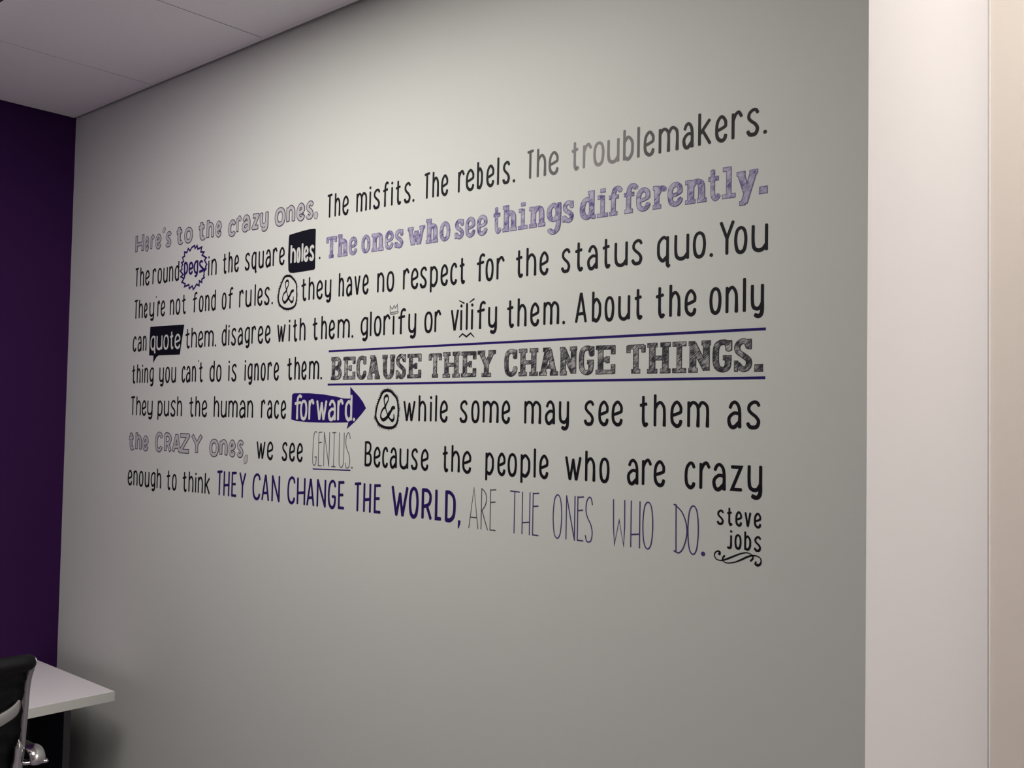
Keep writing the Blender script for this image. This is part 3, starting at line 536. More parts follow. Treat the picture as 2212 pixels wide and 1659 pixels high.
THINCAPS.update({
 'W': (.4, G(('l', [(0, 1), (.03, .4), (.12, .0), (.5, .56), (.90, .0), (.97, .4), (.95, 1)]))),
 'H': (.3, G(('l', [(0, 1), (0, 0)]), ('l', [(1, 1), (1, 0)]), ('l', [(0, .27), (1, .30)]))),
 'E': (.3, G(('l', [(0, 1), (0, 0)]), ('l', [(0, .98), (1, 1)]), ('l', [(0, .68), (.9, .70)]), ('l', [(0, .01), (1, .01)]))),
 'A': (.3, G(('l', [(0, 0), (.5, 1), (1, 0)]), ('l', [(.12, .27), (.88, .27)]))),
 'R': (.3, G(('l', [(0, 1), (0, 0)]), ('c', [(0, 1), (.5, .92), (.78, .78), (.6, .60), (.1, .46)]), ('l', [(.1, .46), (1, 0)]))),
 'G': (.3, G(('c', [(.95, .98), (.5, 1), (.12, .86), (0, .5), (.02, .1), (.35, .01), (.8, .06), (.95, .2), (.95, .26)]), ('l', [(.5, .25), (.95, .27)]))),
 'D': (.36, G(('l', [(.12, 1), (.16, 0)]), ('l', [(-.05, 1), (.12, .98)]), ('c', [(.1, .98), (.6, .85), (.95, .62), (1, .38), (.75, .12), (.4, .0), (-.02, .03)]))),
 'T': (.3, G(('l', [(0, 1), (1, .99)]), ('l', [(.5, 1), (.48, 0)]))),
})
# slab sketch glyphs: centre lines of fat strokes, serif bars as short strokes; hx/hy are the insets
SLAB = {
 'T': G(('l', [(.02, .90), (.98, .90)]), ('v', [(.5, .9), (.5, .1)]), ('v', [(.06, .95), (.06, .70)], .75), ('v', [(.94, .95), (.94, .70)], .75), ('l', [(.24, .08), (.76, .08)])),
 'h': G(('v', [(.28, 1), (.28, .06)]), ('l', [(.02, .93), (.28, .93)]), ('l', [(.02, .07), (.50, .07)]), ('c', [(.28, .55), (.48, .70), (.70, .66), (.77, .48), (.77, .06)]), ('l', [(.57, .07), (1, .07)])),
 'e': G(('c', [(.06, .36), (.5, .38), (.90, .44)], .8), ('c', [(.90, .44), (.84, .64), (.5, .72), (.18, .60), (.12, .36), (.22, .14), (.52, .07), (.80, .12), (.94, .25)])),
 'o': G(('o', [(.5, .71), (.80, .60), (.88, .38), (.80, .16), (.5, .07), (.20, .16), (.12, .38), (.20, .60)])),
 'n': G(('v', [(.28, .77), (.28, .06)]), ('l', [(.02, .71), (.28, .71)]), ('l', [(.02, .07), (.50, .07)]), ('c', [(.28, .55), (.48, .70), (.70, .66), (.77, .48), (.77, .06)]), ('l', [(.57, .07), (1, .07)])),
 's': G(('c', [(.86, .55), (.68, .69), (.42, .70), (.20, .60), (.26, .46), (.60, .36), (.84, .24), (.74, .10), (.45, .07), (.16, .20)]), ('v', [(.88, .76), (.88, .52)], .6), ('v', [(.10, .26), (.10, .02)], .6)),
 'w': G(('v', [(.14, .72), (.32, .03)]), ('v', [(.34, .03), (.50, .60)], .8), ('v', [(.50, .60), (.66, .03)]), ('v', [(.68, .03), (.86, .72)], .8), ('l', [(0, .71), (.34, .71)]), ('l', [(.68, .71), (1, .71)])),
 't': G(('c', [(.40, .98), (.40, .6), (.41, .22), (.52, .08), (.72, .06), (.95, .16)]), ('l', [(.0, .70), (.92, .70)])),
 'i': G(('v', [(.5, .76), (.5, .06)]), ('l', [(.05, .71), (.5, .71)]), ('l', [(.0, .07), (1, .07)]), ('l', [(.28, .93), (.76, .93)])),
 'g': G(('o', [(.46, .71), (.72, .60), (.78, .42), (.70, .26), (.46, .18), (.20, .26), (.12, .44), (.20, .62)]), ('c', [(.84, .74), (.84, .3), (.82, .0), (.70, -.20), (.42, -.28), (.16, -.18)]), ('l', [(.74, .71), (1, .71)])),
 'd': G(('v', [(.74, 1), (.74, .06)]), ('l', [(.48, .93), (.74, .93)]), ('c', [(.74, .60), (.46, .72), (.20, .60), (.12, .36), (.22, .14), (.46, .07), (.74, .18)]), ('l', [(.74, .07), (1, .07)])),
 'f': G(('c', [(.98, .82), (.78, .92), (.52, .90), (.40, .74), (.38, .4), (.38, .06)]), ('l', [(.02, .64), (.82, .64)]), ('l', [(.05, .07), (.72, .07)])),
 'r': G(('v', [(.32, .77), (.32, .06)]), ('l', [(.02, .71), (.32, .71)]), ('l', [(.02, .07), (.66, .07)]), ('c', [(.34, .45), (.52, .62), (.72, .68), (.94, .60)])),
 'l': G(('v', [(.5, 1), (.5, .06)]), ('l', [(.05, .93), (.5, .93)]), ('l', [(0, .07), (1, .07)])),
 'y': G(('v', [(.20, .72), (.48, .10)]), ('v', [(.80, .72), (.46, -.02), (.36, -.24)]), ('l', [(0, .71), (.42, .71)]), ('l', [(.60, .71), (1, .71)]), ('l', [(.14, -.22), (.44, -.22)])),
 '.': G(('q', .5, .10)),
 'B': G(('v', [(.24, 1), (.24, 0)]), ('l', [(0, .93), (.4, .93)]), ('l', [(0, .07), (.4, .07)]), ('c', [(.3, .92), (.66, .92), (.84, .80), (.80, .62), (.55, .53), (.3, .52)]), ('c', [(.4, .53), (.78, .46), (.90, .28), (.80, .12), (.5, .08), (.3, .08)])),
 'E': G(('v', [(.26, 1), (.26, 0)]), ('l', [(0, .92), (1, .92)]), ('l', [(0, .08), (1, .08)]), ('v', [(.93, .98), (.93, .68)], .8), ('v', [(.93, .34), (.93, .02)], .8), ('l', [(.3, .50), (.62, .50)]), ('v', [(.64, .62), (.64, .38)], .7)),
 'C': G(('c', [(.88, .68), (.80, .88), (.50, .93), (.20, .82), (.12, .5), (.20, .18), (.5, .07), (.80, .14), (.92, .32)]), ('v', [(.92, .98), (.92, .66)], .7)),
 'A': G(('v', [(.20, .05), (.44, .93)]), ('v', [(.52, .93), (.80, .05)]), ('l', [(.20, .93), (.60, .93)]), ('l', [(.28, .32), (.72, .32)]), ('l', [(0, .07), (.42, .07)]), ('l', [(.58, .07), (1, .07)])),
 'U': G(('c', [(.22, .98), (.22, .4), (.30, .14), (.5, .07), (.72, .14), (.80, .4), (.80, .98)]), ('l', [(0, .93), (.42, .93)]), ('l', [(.60, .93), (1, .93)])),
 'S': G(('c', [(.86, .74), (.72, .90), (.42, .93), (.16, .80), (.20, .62), (.56, .48), (.86, .34), (.82, .14), (.5, .07), (.14, .24)]), ('v', [(.92, 1), (.92, .68)], .65), ('v', [(.08, .34), (.08, .0)], .65)),
 'H': G(('v', [(.22, 1), (.22, 0)]), ('v', [(.78, 1), (.78, 0)]), ('l', [(.2, .5), (.8, .5)]), ('l', [(0, .93), (.44, .93)]), ('l', [(.56, .93), (1, .93)]), ('l', [(0, .07), (.44, .07)]), ('l', [(.56, .07), (1, .07)])),
 'Y': G(('v', [(.20, .93), (.50, .45)]), ('v', [(.80, .93), (.50, .45), (.50, .05)]), ('l', [(0, .93), (.42, .93)]), ('l', [(.60, .93), (1, .93)]), ('l', [(.24, .07), (.76, .07)])),
 'N': G(('v', [(.20, .93), (.20, .05)]), ('v', [(.80, .95), (.80, .05)]), ('v', [(.20, .93), (.80, .07)]), ('l', [(0, .93), (.30, .93)]), ('l', [(.58, .93), (1, .93)]), ('l', [(0, .07), (.42, .07)])),
 'G': G(('c', [(.84, .68), (.76, .88), (.48, .93), (.18, .82), (.11, .5), (.18, .18), (.48, .07), (.76, .14), (.82, .40)]), ('v', [(.90, .98), (.90, .66)], .7), ('l', [(.52, .44), (1, .44)])),
 'I': G(('v', [(.5, 1), (.5, 0)]), ('l', [(0, .93), (1, .93)]), ('l', [(0, .07), (1, .07)])),
}

class Sheet:
    """collects flat strokes and polygons lying on the wall; each gets a hair more offset than the one below"""
    def __init__(s, base=0.0004):
        s.v, s.f, s.m, s.off, s.base = [], [], [], base, base
    def poly(s, pts, mi=0, skirt=True):
        n = len(pts); b = len(s.v)
        s.off += 0.000012
        s.v += [(p[0], -s.off, p[1]) for p in pts]
        if n <= 4: s.f.append(tuple(range(b, b + n))); s.m.append(mi)
        else:
            from mathutils.geometry import tessellate_polygon
            for t in tessellate_polygon([[Vector((p[0], p[1], 0)) for p in pts]]):
                s.f.append(tuple(b + k for k in t)); s.m.append(mi)
        if skirt:
            c = len(s.v)
            s.v += [(p[0], -0.00005, p[1]) for p in pts]
            for i in range(n):
                j = (i + 1) % n
                s.f.append((b + i, b + j, c + j, c + i)); s.m.append(mi)
    def stroke(s, pts, w, mi=0, closed=False, kx=1.0, widths=None, ext=0.0, rnd=True):
        """pts in metres; w full width; kx > 1 makes upright strokes fatter than level ones"""
        P = [Vector((p[0] / kx, p[1])) for p in pts]
        Q = [P[0]]
        for p in P[1:]:
            if (p - Q[-1]).length > 1e-6: Q.append(p)
        P = Q; n = len(P)
        if n < 2: return
        if ext and not closed:
            P[0] = P[0] + (P[0] - P[1]).normalized() * ext
            P[-1] = P[-1] + (P[-1] - P[-2]).normalized() * ext
        L, R = [], []
        for i in range(n):
            if closed: a, c = P[(i - 1) % n], P[(i + 1) % n]
            else: a, c = P[max(i - 1, 0)], P[min(i + 1, n - 1)]
            d1 = (P[i] - a); d2 = (c - P[i])
            d1 = d1.normalized() if d1.length > 1e-9 else d2.normalized()
            d2 = d2.normalized() if d2.length > 1e-9 else d1
            t = d1 + d2
            t = t.normalized() if t.length > 1e-6 else d1
            nn = Vector((-t.y, t.x))
            cs = max(0.35, nn.dot(Vector((-d1.y, d1.x))))
            h = w / 2 / cs * (widths[i] if widths else 1.0)
            L.append(P[i] + nn * h); R.append(P[i] - nn * h)
        s.off += 0.000012
        b = len(s.v)
        for l, r in zip(L, R):
            s.v.append((l.x * kx, -s.off, l.y)); s.v.append((r.x * kx, -s.off, r.y))
        rng = range(n) if closed else range(n - 1)
        for i in rng:
            j = (i + 1) % n
            s.f.append((b + 2 * i, b + 2 * i + 1, b + 2 * j + 1, b + 2 * j)); s.m.append(mi)
        # skirts down to the wall
        c = len(s.v)
        for l, r in zip(L, R):
            s.v.append((l.x * kx, -0.00005, l.y)); s.v.append((r.x * kx, -0.00005, r.y))
        for i in rng:
            j = (i + 1) % n
            s.f.append((b + 2 * j, c + 2 * j, c + 2 * i, b + 2 * i)); s.m.append(mi)
            s.f.append((b + 2 * i + 1, c + 2 * i + 1, c + 2 * j + 1, b + 2 * j + 1)); s.m.append(mi)
        if rnd and not closed:
            for p, q, k in ((P[0], P[1], 0), (P[-1], P[-2], -1)):
                hw = w / 2 * (widths[k] if widths else 1.0)
                d = (p - q).normalized(); nn = Vector((-d.y, d.x))
                e = hw * 0.5
                s.poly([((p + nn * hw).x * kx, (p + nn * hw).y), ((p + nn * hw * .6 + d * e).x * kx, (p + nn * hw * .6 + d * e).y),
                        ((p - nn * hw * .6 + d * e).x * kx, (p - nn * hw * .6 + d * e).y), ((p - nn * hw).x * kx, (p - nn * hw).y)], mi, False)
    def brush(s, pts, w, mi=0, closed=False, kx=1.0, ext=0.0, seg=14):
        """fat stroke laid as overlapping segments with round joints and square ends; never folds on tight bends"""
        P = [Vector((p[0] / kx, p[1])) for p in pts]
        Q = [P[0]]
        for p in P[1:]:
            if (p - Q[-1]).length > w * .16: Q.append(p)
        if not closed and (P[-1] - Q[-1]).length > 1e-6:
            if len(Q) > 1 and (P[-1] - Q[-1]).length < w * .16: Q[-1] = P[-1]
            else: Q.append(P[-1])
        P = Q; n = len(P); h = w / 2
        if n < 2: return
        if ext and not closed:
            P[0] = P[0] + (P[0] - P[1]).normalized() * ext
            P[-1] = P[-1] + (P[-1] - P[-2]).normalized() * ext
        for i in range(n if closed else n - 1):
            a, b = P[i], P[(i + 1) % n]
            d = (b - a).normalized(); nn = Vector((-d.y, d.x)) * h
            s.off -= .0000095
            s.poly([((q.x) * kx, q.y) for q in (a + nn, a - nn, b - nn, b + nn)], mi, False)
        for i in range(n):
            if not closed and i in (0, n - 1): continue
            s.off -= .0000095
            s.poly([((P[i].x + h * math.cos(2 * math.pi * k / seg)) * kx, P[i].y + h * math.sin(2 * math.pi * k / seg)) for k in range(seg)], mi, False)
    def dot(s, x, z, r, mi=0, n=10, kx=1.0):
        s.poly([(x + r * kx * math.cos(2 * math.pi * k / n), z + r * math.sin(2 * math.pi * k / n)) for k in range(n)], mi, False)
    def fit(s, w):
        xs = [v[0] for v in s.v]; a, b = min(xs), max(xs)
        if b - a > 1e-6: s.v = [((v[0] - a) * w / (b - a), v[1], v[2]) for v in s.v]
    def build(s, name, mats, parent=None, loc=(0, 0, 0)):
        return link_mesh(name, s.v, s.f, mats, s.m, parent, loc)

def smooth2(pts, closed=False, n=6):
    return [(p.x, p.y) for p in catmull([Vector((a[0], a[1])) for a in pts], n, closed)]

def glyph_strokes(g, w, H, st):
    """unit glyph -> strokes in metres inside a box w x H whose outline includes the stroke width"""
    m = st / 2
    fx = lambda x: m + x * max(w - st, 0.0)
    fy = lambda y: m + y * (H - st)
    out = []
    for k in g:
        if k[0] == 'd' or k[0] == 'q': out.append((k[0], fx(k[1]), fy(k[2]), 1.0))
        else:
            pts = [(fx(a), fy(b)) for a, b in k[1]]
            wm = k[2] if len(k) > 2 else 1.0
            if k[0] in ('c', 'o'): pts = smooth2(pts, k[0] == 'o')
            out.append(('o' if k[0] == 'o' else 'l', pts, wm))
    return out

STYLE = {  # cap height, stroke, materials
 'b': (.0615, .0057), 'g': (.0615, .0057), 'wh': (.0510, .0070), 'wq': (.0575, .0060), 'wf': (.0660, .0074),
 'v': (.0715, .0066), 'V': (.0715, .0078), 't': (.0880, .0021), 'tv': (.0880, .0023), 'tg': (.0870, .0020), 'n': (.0330, .0034)}
BASE = {'1': 2.0785, '2': 1.9775, '3': 1.8760, '4': 1.7730, '5': 1.6730, '6': 1.5725, '7': 1.4635, '8': 1.3540, '9': 1.4050, '10': 1.3655}
GREYLV = [.095, .11, .125, .23, .25, .25, .22, .18, .135, .09, .045, .026, .016, .013, .011, .011, .010]

def letter_mesh(ch, style, w, gi=0):
    """returns (Sheet, materials) for one character, origin at its lower-left corner on the baseline"""
    S = Sheet()
    if style in ('s', 'S'):
        H = .0560
        k = 1.50 if style == 's' else 1.42
        st = .0094 if style == 's' else .0098
        mats = [M_PEDGE, M_PHATCH] if style == 's' else [M_KEDGE, M_KHATCH]
        t = .0012
        segs = []
        for q in SLAB[ch]:
            if q[0] == 'q': segs.append(('q', q[1] * w, q[2] * H, 1.0)); continue
            pts = [(a * w, b * H) for a, b in q[1]]
            wm = q[2] if len(q) > 2 else 1.0
            if q[0] in ('c', 'o'): pts = smooth2(pts, q[0] == 'o')
            segs.append((q[0], pts, wm))
        wk = min(1.0, max(.70, w / .036))
        for mi, dw in ((0, 0.0), (1, -2 * t)):
            S.off = (S.base if mi == 0 else S.off + .00004)
            for q in segs:
                if q[0] == 'q':
                    a, b = w / 2 + dw / 2, .0066 + dw / 2
                    S.poly([(q[1] - a, q[2] - b), (q[1] + a, q[2] - b), (q[1] + a * .95, q[2] + b), (q[1] - a * .9, q[2] + b * .95)], mi)
                    continue
                sw = st * (q[2] if q[0] != 'l' else 1.0) * (.88 if q[0] == 'l' else 1.0) + dw
                e = dw / 2
                S.brush(q[1], sw, mi, q[0] == 'o', kx=(k * wk if q[0] in ('v', 'c', 'o') else 1.0), ext=e)
        if ch != '.': S.fit(w)
        return S, mats
    if style == 'o':
        H = .0620; st = .0134
        lib = LOWER if ch in LOWER else CAPS
        if ch == 'O': H = .0520
        elif ch.isupper(): H = .0620
        elif ch in 'aceinorsuvwxyz': H = .0600
        if ch in ".,'":
            for mi, r in ((0, 0), (1, -.0014)):
                S.off = (S.base if mi == 0 else S.off + .00004)
                if ch == '.': cx, cz, a, b = w / 2, .008, w / 2, .010
                elif ch == ',': cx, cz, a, b = w / 2, -.003, w / 2 * .8, .013
                else: cx, cz, a, b = w / 2, .056, w / 2 * .9, .009
                n = 14; sl = .25 if ch != '.' else 0
                S.poly([(cx + (a + r) * math.cos(2 * math.pi * q / n) + sl * (b + r) * math.sin(2 * math.pi * q / n), cz + (b + r) * math.sin(2 * math.pi * q / n)) for q in range(n)], mi)
            return S, [M_OUTLINE, M_OUTFILL]
        kx = 1.12 if w > .036 else (1.0 if w > .030 else .82)
        gs = glyph_strokes(lib[ch][1], w + (kx - 1) * -st, H, st)
        for mi, dw in ((0, 0.0), (1, -.0048)):
            S.off = (S.base if mi == 0 else S.off + .00004)
            for q in gs:
                if q[0] == 'd': S.dot(q[1], q[2], st / 2 + dw / 2, mi); continue
                pts = [(a + (kx - 1) * st / 2, b) for a, b in q[1]]
                S.brush(pts, st + dw, mi, q[0] == 'o', kx=kx, ext=dw / 2 + .0015)
        S.fit(w)
        return S, [M_OUTLINE, M_OUTFILL]
    H, st = STYLE[style]
    if style in ('t', 'tv', 'tg'): lib = THINCAPS
    elif ch.isupper(): lib = CAPS
    else: lib = LOWER
    if ch not in lib: lib = LOWER
    if ch in '.,\'':
        rr = {'t': .0030, 'tv': .0042, 'tg': .0026, 'n': .002, 'V': .0036}.get(style, max(.0030, st * .62))
        if ch == '.': S.dot(w / 2, rr, rr)
        elif ch == ',': S.stroke([(w * .65, rr * 1.6), (w * .55, 0), (w * .3, -rr * 2.6)], rr * 1.5, widths=[1.4, 1.2, .5])
        else: S.stroke([(w * .6, H * 1.04), (w * .45, H * .97)], st * .6)
    else:
        for q in glyph_strokes(lib[ch][1], w, H, st):
            if q[0] == 'd': S.dot(q[1], q[2], st * .62)
            else:
                n = len(q[1]); wd = None
                if style not in ('t', 'tv', 'tg') and n > 6:   # hand-drawn swell at the foot of the curves
                    wd = [1.0 + .22 * max(0.0, 1 - (p[1] / (H * .35))) for p in q[1]]
                S.stroke(q[1], st, 0, q[0] == 'o', widths=wd)
    m = {'b': M_BLACK, 'wh': M_WHITE, 'wq': M_WHITE, 'wf': M_WHITE, 'v': M_VIOLET2, 'V': M_VIOLET2, 't': M_THINGREY, 'tv': M_THINVIOLET, 'tg': M_THINGREY, 'n': M_BLACK}
    if style == 'g': return S, [grey_vinyl(GREYLV[min(gi, len(GREYLV) - 1)])]
    return S, [m[style]]

NAT = lambda ch: (LOWER.get(ch) or CAPS.get(ch))[0]
OUTSHIFT = {'c': -.006, 'O': -.003}
PART = {'.': 'full_stop', ',': 'comma', "'": 'apostrophe'}
def layout(text, x0, x1, style):
    H, st = STYLE[style]
    ws = [max(NAT(c) * H, st * 1.05) for c in text]
    n = len(text); tot = x1 - x0
    gap = (tot - sum(ws)) / (n - 1) if n > 1 else 0
    if n > 1 and gap < .0035:
        k = (tot - .0035 * (n - 1)) / sum(ws); ws = [a * k for a in ws]; gap = .0035
    if n > 1 and gap > .0085:
        k = (tot - .0085 * (n - 1)) / sum(ws); k = min(k, 1.35)
        ws = [max(a * k, st) if a > st * 1.2 else a for a in ws]; gap = (tot - sum(ws)) / (n - 1)
    out, x = [], x0
    for a in ws: out.append((x, x + a)); x += a + gap
    return out

def add_letters(root, text, style, bounds, base, ox, lift=0.0, gi0=0):
    for i, (ch, (a, b)) in enumerate(zip(text, bounds)):
        S, mats = letter_mesh(ch, style, b - a, gi0 + i)
        dz = OUTSHIFT.get(ch, 0) if style == 'o' else 0.0
        S.build(PART.get(ch, 'letter'), mats, root, (a - ox, -lift, dz))

ORD = {'1': 'top', '2': 'second', '3': 'third', '4': 'fourth', '5': 'fifth', '6': 'sixth', '7': 'seventh', '8': 'bottom', '9': 'signature', '10': 'signature'}
DESC = {'b': 'black narrow vinyl word', 'o': 'grey double-outlined word', 's': 'purple pencil-hatched slab word', 'S': 'charcoal pencil-hatched slab word',
        'g': 'grey narrow vinyl word', 'v': 'dark violet capital word', 'V': 'heavier dark violet capital word', 't': 'hair-thin grey capital word',
        'tv': 'hair-thin violet capital word', 'tg': 'hair-thin underlined grey capital word'}
plain = [w for w in WORDS if w[1] not in ('wh', 'wq', 'wf') and w[2] != '.' and w[0] not in ('9', '10')]
FULL = {}
for w in plain:
    if w[2][0] == '\u0131': FULL[w[0]][-1] = 'glorify'
    else: FULL.setdefault(w[0], []).append(w[2].strip('.,'))
cnt = {}
roots = {}
for ln, style, text, x0, x1, bd in WORDS:
    if style in ('wh', 'wq', 'wf') or text == '.' : continue
    x0 /= 1000; x1 /= 1000
    base = BASE[ln]
    if style in ('t', 'tv'): base = 1.3470
    if style == 'tg': base = 1.4560
    if style == 's': base = 1.9765
    if style == 'S': base = 1.6715
    if style == 'o' and ln == '1': base = 2.0845
    bounds = [(a / 1000, b / 1000) for a, b in bd] if bd else layout(text, x0, x1, style)
    if text[0] == '\u0131':
        add_letters(roots['glor'], text, style, bounds, base, roots['glor'].location.x); continue
    r = empty('vinyl_word', (x0, 0, base))
    if ln in ('9', '10'):
        lab = 'small black lower-case %s word of the two-line signature at the quote\'s end' % ('upper' if ln == '9' else 'lower')
        tag(r, lab, 'wall lettering', 'signature words')
    else:
        k = cnt.get(ln, 0); cnt[ln] = k + 1
        F = FULL[ln]
        d = DESC[style]
        if style == 'g' and text.startswith('trouble'): d = 'word fading from grey to black'
        if k == 0: ctx = 'starting the %s line' % ORD[ln]
        elif k == len(F) - 1: ctx = 'after "%s", ending the %s line' % (F[k - 1], ORD[ln])
        else: ctx = 'between "%s" and "%s", %s line' % (F[k - 1], F[k + 1], ORD[ln])
        tag(r, '%s "%s" %s' % (d, F[k], ctx), 'wall lettering', 'vinyl words of the %s quote line' % ORD[ln])
    roots.setdefault(text, r)
    add_letters(r, text, style, bounds, base, x0, gi0=3 if text.startswith('trouble') else 0)

def mpts(a): return [(p[0] / 1000, p[1] / 1000) for p in a]
def local(pts, o): return [(p[0] - o[0], p[1] - o[1]) for p in pts]
def root_at(name, pts, label, cat, group=None):
    xs_ = [p[0] for p in pts]; zs_ = [p[1] for p in pts]
    o = (min(xs_), min(zs_))
    r = empty(name, (o[0], 0, o[1])); tag(r, label, cat, group)
    return r, o

# crown in place of the dot of "glorify"; brows and moustache on "vilify"
r = roots['glor']; o = (r.location.x, r.location.z)
S = Sheet(.0006)
S.stroke(local(mpts(TRACE['crown'][0]), o), .0017); S.stroke(local(smooth2(mpts(TRACE['crown'][1])), o), .0018)
tag(S.build('crown', M_CROWN, r), 'thin grey crown doodle over the letter i')
r = roots['vilify']; o = (r.location.x, r.location.z)
for b in TRACE['brow']:
    S = Sheet(.0006); S.stroke(local(mpts(b), o), .0026, widths=[.6, 1.2]); S.build('eyebrow', M_BLACK, r)
S = Sheet(.0006); S.stroke(local(mpts(TRACE['mous']), o), .0030, widths=[.6, 1, 1.1, 1, .6]); S.build('moustache', M_BLACK, r)
r = roots['GENIUS.']; o = (r.location.x, r.location.z)
S = Sheet(.0006); S.stroke(local(mpts(TRACE['under']), o), .0024, rnd=False); tag(S.build('underline', M_VIOLET, r), 'violet underline')

# the two ruled lines
for i, p in enumerate(TRACE['rules']):
    q = mpts(p); z = (q[0][1] + q[1][1]) / 2
    r = Sheet(.0004); r.stroke([(0, 0), (q[1][0] - q[0][0], 0)], .0046, rnd=False)
    ob = r.build('ruled_line', M_VIOLET, None, (q[0][0], 0, z))
    tag(ob, 'long dark violet ruled line %s the slab words "BECAUSE THEY CHANGE THINGS"' % ('above' if i == 0 else 'below'), 'line', 'ruled lines')

def word_bounds(style):
    w = [q for q in WORDS if q[1] == style][0]
    return w[2], [(a / 1000, b / 1000) for a, b in w[5]]

# black square with "holes"
pts = mpts(TRACE['square'])
r, o = root_at('word_badge', pts, 'black rounded square sticker with white word "holes", followed by a full stop', 'sticker')
S = Sheet(.0004); S.poly(local(pts, o)); S.build('panel', M_NAVY, r)
def badge_letters(r, o, style, base):
    t, b = word_bounds(style)
    for ch, (a, c) in zip(t, b):
        S, mats = letter_mesh(ch, style, c - a)
        S.build(PART.get(ch, 'letter'), mats, r, (a - o[0], -.0007, base - o[1]))
badge_letters(r, o, 'wh', 1.9770)
S = Sheet(); S.dot(0, 0, .0032); S.build('full_stop', M_BLACK, r, (-1.9965 - o[0], 0, 1.9815 - o[1]))
# speech bubble with "quote"
pts = mpts(TRACE['bubble'])
r, o = root_at('word_badge', pts, 'black speech bubble sticker with pointed tail and pale word "quote"', 'sticker')
S = Sheet(.0004); S.poly(local(pts, o)); S.build('panel', M_NAVY, r)
badge_letters(r, o, 'wq', 1.7735)
# violet arrow with "forward."
pts = mpts(TRACE['arrow'])
r, o = root_at('word_badge', pts, 'dark violet arrow sticker pointing right with white word "forward."', 'sticker')
S = Sheet(.0004); S.poly(local(pts, o)); S.build('panel', M_VIOLET, r)
badge_letters(r, o, 'wf', 1.5700)
# toothed wheel with "pegs"
pts = mpts(TRACE['gear'])
r, o = root_at('wheel_badge', pts, 'dark violet zigzag wheel around the small word "pegs", second line', 'sticker')
S = Sheet(.0004); S.stroke(local(pts, o), .0052, closed=True); S.build('wheel', M_VIOLET2, r)
for k in ('peg_p', 'peg_e', 'peg_g', 'peg_s'):
    S = Sheet(.0007)
    for i, p in enumerate(TRACE[k]):
        q = local(smooth2(mpts(p)) if len(p) > 2 else mpts(p), o)
        S.stroke(q, .0066 if not (k == 'peg_s' and i == 1) else .0075)
    S.build('letter', M_VIOLET2, r)
# the two ampersand seals
for kr, ka, lab in (('ring', 'amp', 'black ampersand in a spiky hand-drawn ring after "rules", third line'),
                    ('ring2', 'amp2', 'larger black ampersand in a spiky hand-drawn ring right of the violet arrow')):
    pts = mpts(TRACE[kr])
    r, o = root_at('ampersand_badge', pts, lab, 'sticker', 'ampersand badges')
    big = 1.0 if kr == 'ring' else 1.12
    ring = smooth2(local(pts, o), True, 8)
    n = len(ring)
    S = Sheet(.0004)
    wd = [1.0 + .55 * abs(math.sin(2 * math.pi * i / n * 1.0 + math.pi / 2)) ** 2 for i in range(n)]
    S.stroke(ring, .0037 * big, closed=True, widths=wd)
    cx = sum(p[0] for p in ring) / n; cz = sum(p[1] for p in ring) / n
    for k in range(58):
        i = int(k * n / 58) % n
        p = ring[i]; q = ring[(i + 1) % n]
        t = Vector((q[0] - p[0], q[1] - p[1])).normalized(); nn = Vector((p[0] - cx, p[1] - cz)).normalized()
        L = (.0028 + random.random() * .0040) * big; a = Vector(p)
        tip = a + nn * (L + .0012) - t * .0022
        S.poly([tuple(a - t * .0021), tuple(a + t * .0021), tuple(tip)], 0, False)
    S.build('ring', M_BLACK, r)
    am = local(mpts(TRACE[ka]), o)
    W0 = [1.5, 1.7, 1.2, 1.8, 1.5, 1.7, 1.0, .7, .9, 1.1, .8, .6, .8, 1.5, 1.0, .6, .7, .6, .9, .9, 1.7, .9, .5]
    path = smooth2(am, False, 6)
    wd = [W0[min(int(i / 6), len(W0) - 1)] * (1 - (i % 6) / 6) + W0[min(int(i / 6) + 1, len(W0) - 1)] * ((i % 6) / 6) for i in range(len(path))]
    S = Sheet(.0005); S.stroke(path, .0043 * big, widths=wd); S.build('ampersand', M_BLACK, r)
# flourish under the signature
pa, pb = mpts(TRACE['flA']), mpts(TRACE['flB'])
r, o = root_at('flourish', pa + pb, 'black curled scroll flourish beneath the signature words', 'sticker')
for p, wdl in ((pa, [2.4, 1.7, 1.1, 1.0, 1.0, .9, .8, 1.2, 1.5, 1.3, 1.1, .9, .7, 1, 1.4, 1.5]), (pb, [1.5, 1.4, 1.0, .7, .8, 1.0, 1.4, 1.5, 1.3, .9, .8, 1.0, 1.8, 2.2, 1.6, 1.3])):
    path = smooth2(local(p, o), False, 6)
    wd = [wdl[min(i // 6, len(wdl) - 1)] * (1 - (i % 6) / 6) + wdl[min(i // 6 + 1, len(wdl) - 1)] * ((i % 6) / 6) for i in range(len(path))]
    S = Sheet(.0004); S.stroke(path, .0021, widths=wd); S.build('scroll_stroke', M_BLACK, r)

